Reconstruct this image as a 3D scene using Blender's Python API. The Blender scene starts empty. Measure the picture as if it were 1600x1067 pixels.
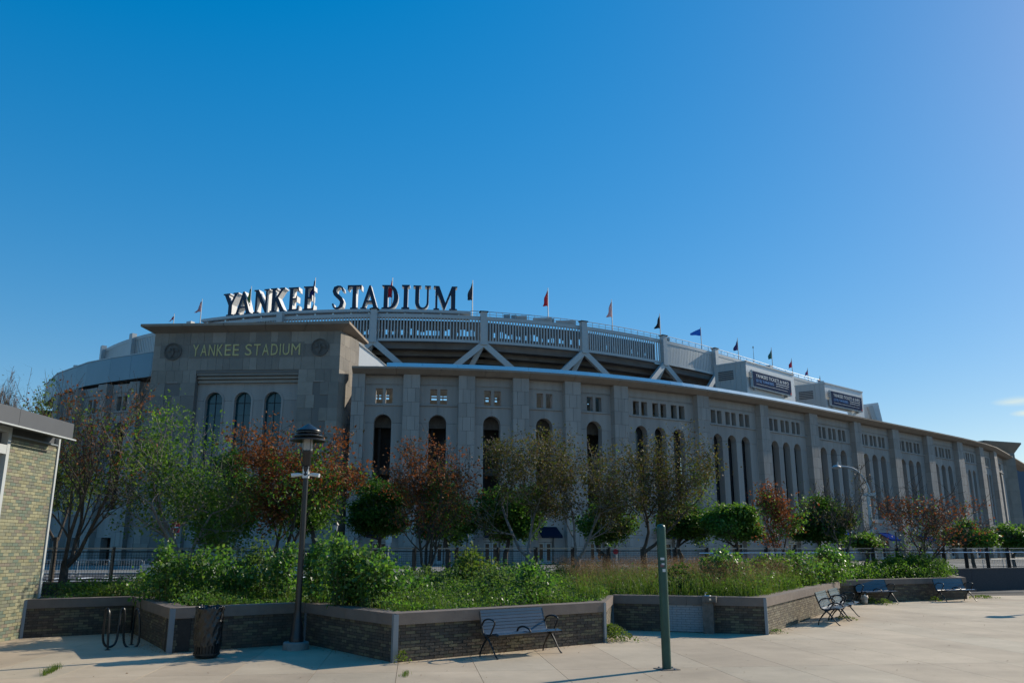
import bpy, math, random
import numpy as np
from mathutils import Vector, Matrix
from mathutils.geometry import tessellate_polygon
R = math.radians
rng = np.random.default_rng(7); random.seed(7)
sc = bpy.context.scene
C = sc.collection
# ------------------------------------------------------------------ camera, sky, sun, exposure
EYE = 2.0
cam = bpy.data.cameras.new('camera'); cam.sensor_width = 36; cam.lens = 1300 / 1600 * 36
cam.clip_end = 4000; cam.clip_start = .1
camo = bpy.data.objects.new('camera', cam); C.objects.link(camo)
PITCH = math.atan((856 - 533.5) / 1300)
camo.location = (0, 0, EYE); camo.rotation_euler = (R(90) + PITCH, 0, 0)
sc.camera = camo
SUN_AZ, SUN_EL = 35.5, 29.0            # azimuth measured from +X towards +Y
world = bpy.data.worlds.new('World'); sc.world = world; world.use_nodes = True
wn, wl = world.node_tree.nodes, world.node_tree.links
sky = wn.new('ShaderNodeTexSky'); sky.sky_type = 'NISHITA'; sky.sun_disc = False
sky.sun_elevation = R(SUN_EL); sky.sun_rotation = R(90 - SUN_AZ)
sky.air_density = 1.0; sky.dust_density = 0.2; sky.ozone_density = 2.0; sky.altitude = 0
gmn = wn.new('ShaderNodeGamma'); gmn.inputs['Gamma'].default_value = 0.5; wl.new(sky.outputs[0], gmn.inputs['Color'])
hs0 = wn.new('ShaderNodeHueSaturation'); hs0.inputs['Saturation'].default_value = 1.5; wl.new(gmn.outputs[0], hs0.inputs['Color'])
hs = wn.new('ShaderNodeHueSaturation'); hs.inputs['Saturation'].default_value = 1.56; wl.new(hs0.outputs[0], hs.inputs['Color'])
# small wisps of cloud low in the sky to the right
tc = wn.new('ShaderNodeTexCoord'); mp = wn.new('ShaderNodeMapping'); mp.inputs['Scale'].default_value = (9, 9, 60)
nz = wn.new('ShaderNodeTexNoise'); nz.inputs['Scale'].default_value = 1.0; nz.inputs['Detail'].default_value = 6
wl.new(tc.outputs['Generated'], mp.inputs['Vector']); wl.new(mp.outputs[0], nz.inputs['Vector'])
def wdist(p, s):
    d = Vector(p).normalized()
    m = wn.new('ShaderNodeMapping'); m.vector_type = 'POINT'
    m.inputs['Location'].default_value = (-d.x / s[0], -d.y / s[0], -d.z / s[1])
    m.inputs['Scale'].default_value = (1 / s[0], 1 / s[0], 1 / s[1])
    wl.new(tc.outputs['Generated'], m.inputs['Vector'])
    l = wn.new('ShaderNodeVectorMath'); l.operation = 'LENGTH'; wl.new(m.outputs[0], l.inputs[0])
    r = wn.new('ShaderNodeMapRange'); r.inputs['From Min'].default_value = 1; r.inputs['From Max'].default_value = 0
    wl.new(l.outputs['Value'], r.inputs['Value']); return r.outputs[0]
def wm(op, a, b):
    n = wn.new('ShaderNodeMath'); n.operation = op; n.use_clamp = True
    for i, v in enumerate((a, b)):
        if isinstance(v, (int, float)): n.inputs[i].default_value = v
        else: wl.new(v, n.inputs[i])
    return n.outputs[0]

f_, c_, s_ = 1300., math.cos(PITCH), math.sin(PITCH)
def ray(x, y):
    a = (x - 800) / f_; b = (533.5 - y) / f_
    return (a, c_ - b * s_, s_ + b * c_)
def gz(x, y, z=0.):                     # design point: where the sight line meets height z
    r = ray(x, y); t = (z - EYE) / r[2]; return Vector((r[0] * t, r[1] * t, z))
def gy(x, y, Y):                        # design point: where the sight line meets depth Y
    r = ray(x, y); t = Y / r[1]; return Vector((r[0] * t, Y, EYE + r[2] * t))
def px(X, Y, Z):
    Z -= EYE; d = Y * c_ + Z * s_; u = -Y * s_ + Z * c_
    return (800 + f_ * X / d, 533.5 - f_ * u / d)

cl = wm('MULTIPLY', wm('MAXIMUM', wdist(ray(1592, 626), (.026, .006)), wdist(ray(1604, 645), (.016, .004))),
        wm('MULTIPLY', wm('SUBTRACT', nz.outputs['Fac'], .38), 5.0))
cl = wm('MULTIPLY', cl, 1.1)
mixc = wn.new('ShaderNodeMix'); mixc.data_type = 'RGBA'
wl.new(cl, mixc.inputs['Factor']); wl.new(hs.outputs[0], mixc.inputs['A']); mixc.inputs['B'].default_value = (2.6, 2.95, 2.65, 1)
bg = wn['Background']; sk2 = wn.new('ShaderNodeVectorMath'); sk2.operation = 'MULTIPLY'; sk2.inputs[1].default_value = (1.70, 1.73, 1.84); wl.new(mixc.outputs['Result'], sk2.inputs[0])
wl.new(sk2.outputs[0], bg.inputs['Color']); bg.inputs['Strength'].default_value = 0.15
sun = bpy.data.lights.new('sun', 'SUN'); sun.energy = 4.8; sun.angle = R(.55); sun.color = (1, .91, .75)
suno = bpy.data.objects.new('sun', sun); C.objects.link(suno)
sd = Vector((math.cos(R(SUN_AZ)) * math.cos(R(SUN_EL)), math.sin(R(SUN_AZ)) * math.cos(R(SUN_EL)), math.sin(R(SUN_EL))))
suno.rotation_euler = sd.to_track_quat('Z', 'Y').to_euler(); suno.location = sd * 50 
vs = sc.view_settings; vs.view_transform = 'Standard'; vs.look = 'None'; vs.gamma = 1; vs.exposure = 0.12; vs.use_curve_mapping = False
sc.cycles.max_bounces = 6; sc.cycles.transparent_max_bounces = 8
sc.cycles.use_adaptive_sampling = True; sc.cycles.adaptive_threshold = .02

# ------------------------------------------------------------------ materials
def mat(name, col, rough=.8, metal=0., spec=.3, var=None, vscale=3., bump=0., bscale=40., rnd=None, detail=5, emis=None, stretch=None):
    m = bpy.data.materials.new(name); m.use_nodes = True
    n, l = m.node_tree.nodes, m.node_tree.links; b = n['Principled BSDF']
    b.inputs['Base Color'].default_value = (*col, 1); b.inputs['Roughness'].default_value = rough
    b.inputs['Metallic'].default_value = metal; b.inputs['Specular IOR Level'].default_value = spec
    cur = None
    tcn = n.new('ShaderNodeTexCoord'); vec = tcn.outputs['Object']
    geo = n.new('ShaderNodeNewGeometry')
    if stretch:
        mp = n.new('ShaderNodeMapping'); mp.inputs['Scale'].default_value = stretch; l.new(geo.outputs['Position'], mp.inputs[0]); vec = mp.outputs[0]
    else: vec = geo.outputs['Position']
    if rnd:                              # list of colours picked per piece / per object
        oi = n.new('ShaderNodeObjectInfo')
        a = n.new('ShaderNodeMath'); a.operation = 'ADD'; l.new(oi.outputs['Random'], a.inputs[0]); l.new(geo.outputs['Random Per Island'], a.inputs[1])
        fr = n.new('ShaderNodeMath'); fr.operation = 'FRACT'; l.new(a.outputs[0], fr.inputs[0])
        cr = n.new('ShaderNodeValToRGB'); cr.color_ramp.interpolation = 'CONSTANT' if len(rnd) > 3 else 'LINEAR'
        e = cr.color_ramp.elements
        while len(e) < len(rnd): e.new(.5)
        for i, c in enumerate(rnd): e[i].position = i / (len(rnd) if len(rnd) > 3 else max(1, len(rnd) - 1)); e[i].color = (*c, 1)
        l.new(fr.outputs[0], cr.inputs[0]); cur = cr.outputs[0]
    if var:
        t = n.new('ShaderNodeTexNoise'); t.inputs['Scale'].default_value = vscale; t.inputs['Detail'].default_value = detail; t.inputs['Roughness'].default_value = .62
        l.new(vec, t.inputs['Vector'])
        mr = n.new('ShaderNodeMapRange'); mr.inputs['From Min'].default_value = .3; mr.inputs['From Max'].default_value = .7
        mr.inputs['To Min'].default_value = 1 - var; mr.inputs['To Max'].default_value = 1 + var; l.new(t.outputs['Fac'], mr.inputs[0])
        mx = n.new('ShaderNodeVectorMath'); mx.operation = 'SCALE'
        if cur is None: mx.inputs[0].default_value = col
        else: l.new(cur, mx.inputs[0])
        l.new(mr.outputs[0], mx.inputs['Scale']); cur = mx.outputs[0]
    if cur is not None: l.new(cur, b.inputs['Base Color'])
    if bump:
        t2 = n.new('ShaderNodeTexNoise'); t2.inputs['Scale'].default_value = bscale; t2.inputs['Detail'].default_value = 4; l.new(vec, t2.inputs['Vector'])
        bp = n.new('ShaderNodeBump'); bp.inputs['Strength'].default_value = bump; bp.inputs['Distance'].default_value = .02
        l.new(t2.outputs['Fac'], bp.inputs['Height']); l.new(bp.outputs[0], b.inputs['Normal'])
    if emis: b.inputs['Emission Color'].default_value = (*emis[0], 1); b.inputs['Emission Strength'].default_value = emis[1]
    return m
def leafmat(name, cols, transl=.42, rough=.6, tcol=None, spec=.12):
    m = bpy.data.materials.new(name); m.use_nodes = True
    n, l = m.node_tree.nodes, m.node_tree.links; b = n['Principled BSDF']; out = n['Material Output']
    geo = n.new('ShaderNodeNewGeometry'); cr = n.new('ShaderNodeValToRGB'); e = cr.color_ramp.elements
    while len(e) < len(cols): e.new(.5)
    for i, c in enumerate(cols): e[i].position = i / (len(cols) - 1); e[i].color = (*c, 1)
    l.new(geo.outputs['Random Per Island'], cr.inputs[0]); l.new(cr.outputs[0], b.inputs['Base Color'])
    b.inputs['Roughness'].default_value = rough; b.inputs['Specular IOR Level'].default_value = spec
    t = n.new('ShaderNodeBsdfTranslucent'); sc_ = n.new('ShaderNodeVectorMath'); sc_.operation = 'MULTIPLY'
    sc_.inputs[1].default_value = tcol or (1.5, 1.7, .7); l.new(cr.outputs[0], sc_.inputs[0]); l.new(sc_.outputs[0], t.inputs['Color'])
    mx = n.new('ShaderNodeMixShader'); mx.inputs[0].default_value = transl
    l.new(b.outputs[0], mx.inputs[1]); l.new(t.outputs[0], mx.inputs[2]); l.new(mx.outputs[0], out.inputs['Surface'])
    return m
M = {}
M['plaza'] = mat('plaza_concrete', (.40, .35, .29), .85, var=.17, vscale=.45, bump=.25, bscale=60, detail=9, rnd=[(.44, .345, .245), (.50, .395, .28), (.465, .38, .275)])
M['joint'] = mat('joint_sand', (.05, .045, .04), .95, var=.3, vscale=8)
M['soil'] = mat('soil', (.06, .045, .03), .95, var=.4, vscale=5, bump=.6, bscale=20)
M['asphalt'] = mat('asphalt', (.06, .062, .066), .9, var=.2, vscale=1.5, bump=.2)
M['pave'] = mat('sidewalk', (.21, .20, .18), .9, var=.15, vscale=1.)
M['ground'] = mat('ground', (.14, .14, .13), .95, var=.2, vscale=.5)
M['white'] = mat('white_paint', (.75, .75, .73), .5)
M['lime'] = mat('limestone', (.33, .315, .30), .85, var=.12, vscale=1., bump=.15, bscale=12, detail=6, stretch=(.9, .9, .12), rnd=[(.27, .245, .225), (.335, .305, .28), (.30, .275, .255)])
M['lime2'] = mat('limestone_pale', (.32, .315, .31), .85, var=.11, vscale=1., bump=.1, bscale=12, stretch=(1.1, 1.1, .10), rnd=[(.275, .252, .235), (.345, .317, .295), (.31, .286, .268)])
M['limepanel'] = mat('limestone_panel', (.3, .28, .26), .85, var=.10, vscale=.8, bump=.2, bscale=10, rnd=[(.225, .20, .172), (.25, .222, .192), (.235, .212, .186), (.21, .19, .168), (.265, .236, .205), (.195, .176, .156), (.285, .255, .222)])
M['groove'] = mat('joint_mortar', (.16, .15, .14), .95)  # darker mortar behind the stone joints, its own colour
M['soffit'] = mat('brown_cornice_stone', (.27, .215, .17), .8, var=.12, vscale=.6, bump=.1)
M['metal_light'] = mat('light_metal_cladding', (.58, .66, .70), .33, metal=.8, var=.05, vscale=.4)
M['metal_blue'] = mat('grey_blue_metal_band', (.30, .36, .40), .38, metal=.45, var=.06, vscale=.15, rnd=[(.13, .20, .25), (.15, .22, .27), (.16, .235, .285)])
M['metal_panel'] = mat('ribbed_metal_panel', (.42, .44, .45), .5, metal=.25, var=.04, vscale=.5)
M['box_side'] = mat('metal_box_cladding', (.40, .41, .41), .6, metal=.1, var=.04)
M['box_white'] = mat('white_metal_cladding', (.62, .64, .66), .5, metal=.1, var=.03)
M['steel'] = mat('painted_steel_pale', (.40, .425, .44), .45, metal=.2, var=.04)
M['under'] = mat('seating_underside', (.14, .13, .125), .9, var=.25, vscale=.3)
M['dark'] = mat('dark_interior', (.035, .033, .032), .8, var=.4, vscale=.5)
M['beige'] = mat('concourse_beige', (.30, .27, .20), .8, var=.3, vscale=1.)
M['glass'] = mat('dark_glazing', (.02, .022, .026), .12, spec=.5, var=.5, vscale=.3)
M['teal'] = mat('teal_glass', (.004, .045, .06), .12, spec=.6, var=.3, vscale=.4)
M['mull'] = mat('window_mullion', (.008, .025, .035), .5)
M['gold'] = mat('gilded_letter', (.50, .42, .19), .4, metal=.15)
M['relief'] = mat('stone_relief', (.12, .11, .10), .85, var=.25, vscale=2, bump=.3, bscale=8)
M['navy'] = mat('navy_letter_face', (.006, .014, .045), .35, spec=.4)
M['wletter'] = mat('white_letter_side', (.68, .67, .66), .5, var=.06, vscale=2)
M['board'] = mat('billboard_navy', (.008, .032, .085), .9, spec=.05)
M['btxt'] = mat('billboard_white', (.75, .80, .82), .7)
M['btxt2'] = mat('billboard_blue', (.05, .32, .75), .7)
M['bred'] = mat('billboard_red', (.5, .03, .05), .6)
M['coping'] = mat('coping_stone', (.185, .145, .12), .8, var=.12, vscale=3, bump=.3, bscale=50)
M['brickd'] = mat('dark_brown_brick', (.1, .08, .06), .75, var=.25, vscale=12, bump=.5, bscale=60, rnd=[(.085, .066, .05), (.105, .083, .062), (.075, .060, .048), (.14, .12, .075), (.095, .072, .056), (.16, .135, .085), (.08, .068, .055), (.115, .085, .06), (.09, .074, .055)])
M['bricklit'] = mat('sunlit_brown_brick', (.2, .16, .11), .75, var=.25, vscale=12, bump=.5, bscale=60, rnd=[(.15, .12, .085), (.18, .145, .10), (.21, .175, .12), (.165, .14, .10), (.235, .20, .14), (.14, .115, .085)])  # paler copy of the planter brick: sunlight put into the colour
M['brickp'] = mat('painted_grey_brick', (.30, .31, .32), .7, var=.08, vscale=12, bump=.3, bscale=60)
M['mortar'] = mat('dark_mortar', (.045, .038, .033), .95, var=.2, vscale=10)
M['mortarp'] = mat('grey_mortar', (.20, .21, .22), .95)
M['mortart'] = mat('tan_mortar', (.12, .11, .08), .95)
M['tile'] = mat('glazed_brick', (.3, .27, .16), .55, spec=.35, var=.12, vscale=9, bump=.25, bscale=50, rnd=[(.26, .25, .16), (.18, .185, .125), (.15, .175, .125), (.24, .225, .135), (.20, .17, .13), (.135, .17, .13), (.21, .21, .145), (.29, .275, .17), (.165, .165, .125)])
M['roofm'] = mat('roof_fascia_metal', (.095, .10, .11), .5, metal=.3, var=.05)
M['trim'] = mat('white_trim', (.46, .48, .48), .5)
M['cornpost'] = mat('zinc_corner_strip', (.22, .25, .28), .5, metal=.5)
M['black'] = mat('black_powder_coat', (.012, .012, .013), .38, spec=.5)
M['slat'] = mat('bench_slat_sky_tint', (.035, .055, .08), .27, spec=.9, var=.15, vscale=6)  # blue in the slat colour is sky reflection, painted in
M['lampm'] = mat('lamp_post_paint', (.02, .02, .022), .35, spec=.5, var=.2, vscale=10)
M['bulb'] = mat('frosted_glass', (.35, .36, .37), .25)
M['camw'] = mat('camera_housing_white', (.62, .62, .60), .45)
M['pole'] = mat('green_pole_paint', (.012, .065, .048), .4, spec=.5, var=.18, vscale=9, bump=.1)
M['bag'] = mat('black_plastic_bag', (.010, .010, .011), .28, spec=.6, bump=.6, bscale=22)
M['sticker'] = mat('sticker_white', (.6, .6, .6), .6)
M['sticker2'] = mat('sticker_dark', (.16, .07, .08), .6)
M['foot'] = mat('footing_concrete', (.22, .22, .21), .9, var=.15, vscale=8)
M['fount'] = mat('fountain_stone', (.13, .115, .10), .85, var=.3, vscale=9, bump=.4)
M['chrome'] = mat('chrome', (.6, .6, .6), .2, metal=1)
M['fence'] = mat('fence_paint', (.012, .013, .015), .45)
M['rail'] = mat('fence_rail_steel', (.25, .25, .26), .35, metal=.8)
M['fbase'] = mat('fence_base_granite', (.055, .05, .055), .7, var=.3, vscale=20)
M['galv'] = mat('galvanised_steel', (.38, .39, .40), .5, metal=.5)
M['bark'] = mat('bark', (.075, .062, .052), .9, var=.35, vscale=9, bump=.6, bscale=30)
M['barkp'] = mat('bark_grey', (.22, .19, .175), .9, var=.35, vscale=9, bump=.5, bscale=30)
M['stem'] = mat('green_stem', (.09, .10, .04), .8)
M['lg'] = leafmat('leaf_green', [(.055, .11, .02), (.09, .165, .03), (.13, .20, .045)], .45, .5, spec=.25)
M['ldark'] = leafmat('leaf_dark_green', [(.025, .06, .012), (.045, .10, .018), (.075, .13, .025)], .38)
M['lyg'] = leafmat('leaf_yellow_green', [(.07, .11, .025), (.12, .16, .04), (.07, .12, .03), (.17, .17, .07)])
M['lol'] = leafmat('leaf_olive', [(.055, .07, .022), (.09, .09, .028), (.12, .10, .035), (.085, .06, .04), (.11, .06, .04)], .3)
M['lru'] = leafmat('leaf_rust', [(.21, .08, .03), (.29, .115, .045), (.17, .075, .035), (.14, .10, .03)], .3, tcol=(1.3, .9, .6))
M['lpop'] = leafmat('leaf_poplar', [(.055, .13, .03), (.09, .185, .04), (.05, .11, .035), (.15, .22, .05)], .5, .42, spec=.55)
M['lgrey'] = leafmat('leaf_grey_green', [(.07, .12, .045), (.11, .155, .065), (.055, .095, .03)], .45)
M['lgrass'] = leafmat('grass_blade', [(.06, .11, .02), (.10, .15, .03), (.13, .15, .045)], .35)
M['ltan'] = leafmat('grass_seed_head', [(.20, .13, .08), (.26, .18, .10), (.16, .11, .06)], .35, tcol=(1.2, 1, .8))
M['awn'] = mat('blue_awning', (.015, .035, .16), .95, spec=0.)
M['awnd'] = mat('dark_awning', (.012, .018, .035), .95, spec=0.)
M['car'] = mat('silver_car_paint', (.42, .44, .46), .25, metal=.6)
M['carw'] = mat('white_car_paint', (.65, .66, .67), .3)
M['tyre'] = mat('tyre', (.015, .015, .015), .8)
M['sred'] = mat('sign_red', (.45, .02, .03), .5)
M['sblue'] = mat('sign_blue', (.03, .12, .35), .5)
M['apt'] = mat('far_apartment', (.10, .12, .16), .8)
M['litter'] = mat('crumpled_white_bag', (.42, .36, .30), .6, var=.35, vscale=14)

# ------------------------------------------------------------------ mesh helpers
class MB:
    def __init__(s): s.v = []; s.f = []; s.m = []
    def poly(s, pts, m=0):
        i = len(s.v); s.v += [tuple(p) for p in pts]; s.f.append(tuple(range(i, i + len(pts)))); s.m.append(m); return s
    def box(s, c, d, rz=0., m=0, tilt=None):
        cx, cy, cz = c; hx, hy, hz = d[0] / 2, d[1] / 2, d[2] / 2; i = len(s.v); ca, sa = math.cos(rz), math.sin(rz)
        for z in (-hz, hz):
            for x, y in ((-hx, -hy), (hx, -hy), (hx, hy), (-hx, hy)):
                if tilt: q = tilt @ Vector((x, y, z)); s.v.append((cx + q.x, cy + q.y, cz + q.z))
                else: s.v.append((cx + x * ca - y * sa, cy + x * sa + y * ca, cz + z))
        for q in ((0, 3, 2, 1), (4, 5, 6, 7), (0, 1, 5, 4), (1, 2, 6, 5), (2, 3, 7, 6), (3, 0, 4, 7)):
            s.f.append(tuple(i + k for k in q)); s.m.append(m)
        return s
    def beam(s, a, b, w, h, m=0, up=(0, 0, 1)):
        a, b = Vector(a), Vector(b); d = (b - a); L = d.length; d.normalize(); u = Vector(up)
        x = d.cross(u)
        if x.length < 1e-4: x = d.cross(Vector((1, 0, 0)))
        x.normalize(); z = x.cross(d)
        Mx = Matrix((x, d, z)).transposed()
        return s.box((a + b) / 2, (w, L, h), m=m, tilt=Mx)
    def tube(s, path, r, n=8, m=0, cap=True):
        path = [Vector(p) for p in path]; rs = r if isinstance(r, (list, tuple)) else [r] * len(path)
        i0 = len(s.v); prev = None
        for k, p in enumerate(path):
            d = (path[min(k + 1, len(path) - 1)] - path[max(k - 1, 0)]).normalized()
            if prev is None:
                x = d.cross(Vector((0, 0, 1)))
                if x.length < .05: x = d.cross(Vector((0, 1, 0)))
            else: x = prev - d * prev.dot(d)
            x.normalize(); prev = x; y = d.cross(x)
            for j in range(n):
                a = 2 * math.pi * j / n; q = p + (x * math.cos(a) + y * math.sin(a)) * rs[k]; s.v.append(tuple(q))
        for k in range(len(path) - 1):
            for j in range(n):
                a = i0 + k * n + j; b = i0 + k * n + (j + 1) % n
                s.f.append((a, b, b + n, a + n)); s.m.append(m)
        if cap:
            s.f.append(tuple(i0 + j for j in reversed(range(n)))); s.m.append(m)
            s.f.append(tuple(i0 + (len(path) - 1) * n + j for j in range(n))); s.m.append(m)
        return s
    def lathe(s, c, prof, n=20, m=0):
        i0 = len(s.v)
        for r, z in prof:
            for j in range(n):
                a = 2 * math.pi * j / n; s.v.append((c[0] + r * math.cos(a), c[1] + r * math.sin(a), c[2] + z))
        for k in range(len(prof) - 1):
            for j in range(n):
                a = i0 + k * n + j; b = i0 + k * n + (j + 1) % n; s.f.append((a, b, b + n, a + n)); s.m.append(m)
        s.f.append(tuple(i0 + j for j in reversed(range(n)))); s.m.append(m)
        s.f.append(tuple(i0 + (len(prof) - 1) * n + j for j in range(n))); s.m.append(m)
        return s
    def slab(s, fr, outer, holes, d0, d1, m=0, ms=None):
        """polygon with holes in the (u, z) plane of frame fr, front at d1 (outward), back at d0"""
        O, U, N = fr
        def w(p, d): return (O.x + U.x * p[0] + N.x * d, O.y + U.y * p[0] + N.y * d, p[1])
        loops = [outer] + list(holes)
        tri = tessellate_polygon([[Vector((p[0], p[1], 0)) for p in lp] for lp in loops])
        flat = [p for lp in loops for p in lp]; i0 = len(s.v)
        s.v += [w(p, d1) for p in flat] + [w(p, d0) for p in flat]; k = len(flat)
        for t in tri:
            a, b, c = (flat[q] for q in t); ar = (b[0] - a[0]) * (c[1] - a[1]) - (b[1] - a[1]) * (c[0] - a[0])
            if abs(ar) < 1e-9: continue
            t = t if ar > 0 else t[::-1]
            s.f.append(tuple(i0 + q for q in t)); s.m.append(m)
            s.f.append(tuple(i0 + k + q for q in reversed(t))); s.m.append(m)
        st = 0
        for li, lp in enumerate(loops):
            n = len(lp); A = sum(lp[q][0] * lp[(q + 1) % n][1] - lp[(q + 1) % n][0] * lp[q][1] for q in range(n))
            fl = (A > 0) == (li == 0)
            for q in range(n):
                a = st + q; b = st + (q + 1) % n
                fc = (i0 + a, i0 + k + a, i0 + k + b, i0 + b) if fl else (i0 + a, i0 + b, i0 + k + b, i0 + k + a)
                s.f.append(fc); s.m.append(m if ms is None else ms)
            st += n
        return s
    def mesh(s, name, mats):
        me = bpy.data.meshes.new(name); me.from_pydata(s.v, [], s.f)
        for mm in (mats if isinstance(mats, (list, tuple)) else [mats]): me.materials.append(mm)
        if any(s.m): me.polygons.foreach_set('material_index', s.m)
        return me
    def build(s, name, mats, parent=None, smooth=False, loc=None):
        me = s.mesh(name, mats); o = bpy.data.objects.new(name, me); C.objects.link(o)
        if parent: o.parent = parent
        if loc is not None: o.location = loc
        if smooth:
            me.polygons.foreach_set('use_smooth', [True] * len(me.polygons))
            try: me.set_sharp_from_angle(angle=R(40))
            except Exception: pass
        return o
def tag(o, label=None, cat=None, group=None, kind=None):
    if label: o['label'] = label
    if cat: o['category'] = cat
    if group: o['group'] = group
    if kind: o['kind'] = kind
    return o
def thing(name, label, cat, loc=(0, 0, 0), rz=0, group=None):
    o = bpy.data.objects.new(name, None); C.objects.link(o); o.empty_display_size = .2
    o.location = loc; o.rotation_euler = (0, 0, rz); return tag(o, label, cat, group)
def struct(name, mb, m, **k):
    return tag(mb.build(name, m, **k), kind='structure')
def link_copy(src, parent, loc, rz=0., sc_=None, name=None):
    c = src.copy(); C.objects.link(c); c.parent = parent; c.location = loc; c.rotation_euler = (0, 0, rz)
    if sc_: c.scale = sc_
    return c
def dup(root, loc, rz, label, group=None):
    r = root.copy(); C.objects.link(r); r.location = loc; r.rotation_euler = (0, 0, rz); r['label'] = label
    if group: r['group'] = group
    for ch in root.children:
        c = ch.copy(); C.objects.link(c); c.parent = r
        for g in ch.children:
            d = g.copy(); C.objects.link(d); d.parent = c
    return r
def fast(name, V, F, m, parent=None, loc=None):
    me = bpy.data.meshes.new(name); V = np.asarray(V, np.float32); F = np.asarray(F, np.int32)
    me.vertices.add(len(V)); me.vertices.foreach_set('co', V.ravel())
    k = F.shape[1]; me.loops.add(F.size); me.loops.foreach_set('vertex_index', F.ravel())
    me.polygons.add(len(F)); me.polygons.foreach_set('loop_start', np.arange(len(F), dtype=np.int32) * k)
    me.polygons.foreach_set('loop_total', np.full(len(F), k, np.int32))
    me.materials.append(m); me.update(calc_edges=True); me.validate()
    o = bpy.data.objects.new(name, me); C.objects.link(o)
    if parent: o.parent = parent
    if loc is not None: o.location = loc
    return o
def frame(a, b):
    a = Vector((a[0], a[1], 0)); b = Vector((b[0], b[1], 0)); U = (b - a).normalized(); return (a, U, Vector((U.y, -U.x, 0)))
def rect(u0, u1, z0, z1): return [(u0, z0), (u1, z0), (u1, z1), (u0, z1)]
def arch(uc, w, z0, zs, n=14):
    p = [(uc - w / 2, z0), (uc + w / 2, z0), (uc + w / 2, zs)]
    p += [(uc + w / 2 * math.cos(math.pi * k / n), zs + w / 2 * math.sin(math.pi * k / n)) for k in range(1, n)]
    return p + [(uc - w / 2, zs)]
def lerp(a, b, t): return a + (b - a) * t

# ------------------------------------------------------------------ ground, plaza, street
g = MB(); g.box((0, 600, -1.05), (3000, 1700, 2), 0); struct('ground', g, M['ground'])
FA, FB = Vector((-34, 14.9, 0)), Vector((72, 65.8, 0))          # fence line
fenU = (FB - FA).normalized(); fenN = Vector((-fenU.y, fenU.x, 0))
pz = MB(); pz.poly([(-60, -25, -.012), (60, -25, -.012), (72, 65.8, -.012), (-34, 14.9, -.012), (-60, 14.9, -.012)]); plz = struct('plaza', pz, M['joint'])
sa = R(6.5); su = Vector((math.cos(sa), math.sin(sa), 0)); sv = Vector((-su.y, su.x, 0)); so = Vector((3.45, 15.35, 0))
pm = MB(); pm.box((0, 0, -.022), (1.342, 4.042, .044)); psm = pm.mesh('paving_slab', M['plaza'])
far = MB(); cnt = 0
for i in range(-14, 30):
    for j in range(-7, 9):
        c = so + su * (1.35 * (i + .5)) + sv * (4.05 * (j + .5))
        if (c - FA).dot(fenN) > -2.3: continue
        x, y = px(c.x, c.y, 0) if c.y > 4 else (9e3, 0)
        if c.y > 10 and -150 < x < 1750 and c.y < 36 and cnt < 290:
            o = bpy.data.objects.new('paving_slab', psm); C.objects.link(o); o.parent = plz; o.location = c; o.rotation_euler = (0, 0, sa); cnt += 1
        else: far.box((c.x, c.y, -.022), (1.342, 4.042, .044), sa)
o = far.build('paving_slabs_outer', M['plaza'], plz); o['kind'] = 'stuff'
_n, _l = M['plaza'].node_tree.nodes, M['plaza'].node_tree.links; _b = _n['Principled BSDF']; _src = _b.inputs['Base Color'].links[0].from_socket
_g = _n.new('ShaderNodeNewGeometry'); _v = _n.new('ShaderNodeTexVoronoi'); _v.inputs['Scale'].default_value = 1.7; _l.new(_g.outputs['Position'], _v.inputs['Vector'])
_r = _n.new('ShaderNodeMapRange'); _r.inputs['From Min'].default_value = .03; _r.inputs['From Max'].default_value = .06; _r.inputs['To Min'].default_value = .68; _l.new(_v.outputs['Distance'], _r.inputs[0])
_t = _n.new('ShaderNodeTexNoise'); _t.inputs['Scale'].default_value = .16; _t.inputs['Detail'].default_value = 8; _t.inputs['Roughness'].default_value = .7; _l.new(_g.outputs['Position'], _t.inputs['Vector'])
_r2 = _n.new('ShaderNodeMapRange'); _r2.inputs['From Min'].default_value = .35; _r2.inputs['From Max'].default_value = .62; _r2.inputs['To Min'].default_value = .80; _r2.inputs['To Max'].default_value = 1.06; _l.new(_t.outputs['Fac'], _r2.inputs[0])
_w = _n.new('ShaderNodeTexNoise'); _w.inputs['Scale'].default_value = 1.1; _w.inputs['Detail'].default_value = 3; _w.inputs['Distortion'].default_value = 1.2; _l.new(_g.outputs['Position'], _w.inputs['Vector'])
_s = _n.new('ShaderNodeMath'); _s.operation = 'SUBTRACT'; _s.inputs[1].default_value = .5; _l.new(_w.outputs['Fac'], _s.inputs[0]); _a = _n.new('ShaderNodeMath'); _a.operation = 'ABSOLUTE'; _l.new(_s.outputs[0], _a.inputs[0])
_r3 = _n.new('ShaderNodeMapRange'); _r3.inputs['From Min'].default_value = 0; _r3.inputs['From Max'].default_value = .004; _r3.inputs['To Min'].default_value = .86; _l.new(_a.outputs[0], _r3.inputs[0])
_m = _n.new('ShaderNodeMath'); _m.operation = 'MULTIPLY'; _l.new(_r.outputs[0], _m.inputs[0]); _l.new(_r2.outputs[0], _m.inputs[1])
_m2 = _n.new('ShaderNodeMath'); _m2.operation = 'MULTIPLY'; _l.new(_m.outputs[0], _m2.inputs[0]); _l.new(_r3.outputs[0], _m2.inputs[1])
_x = _n.new('ShaderNodeVectorMath'); _x.operation = 'SCALE'; _l.new(_src, _x.inputs[0]); _l.new(_m2.outputs[0], _x.inputs['Scale']); _l.new(_x.outputs[0], _b.inputs['Base Color'])
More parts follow.
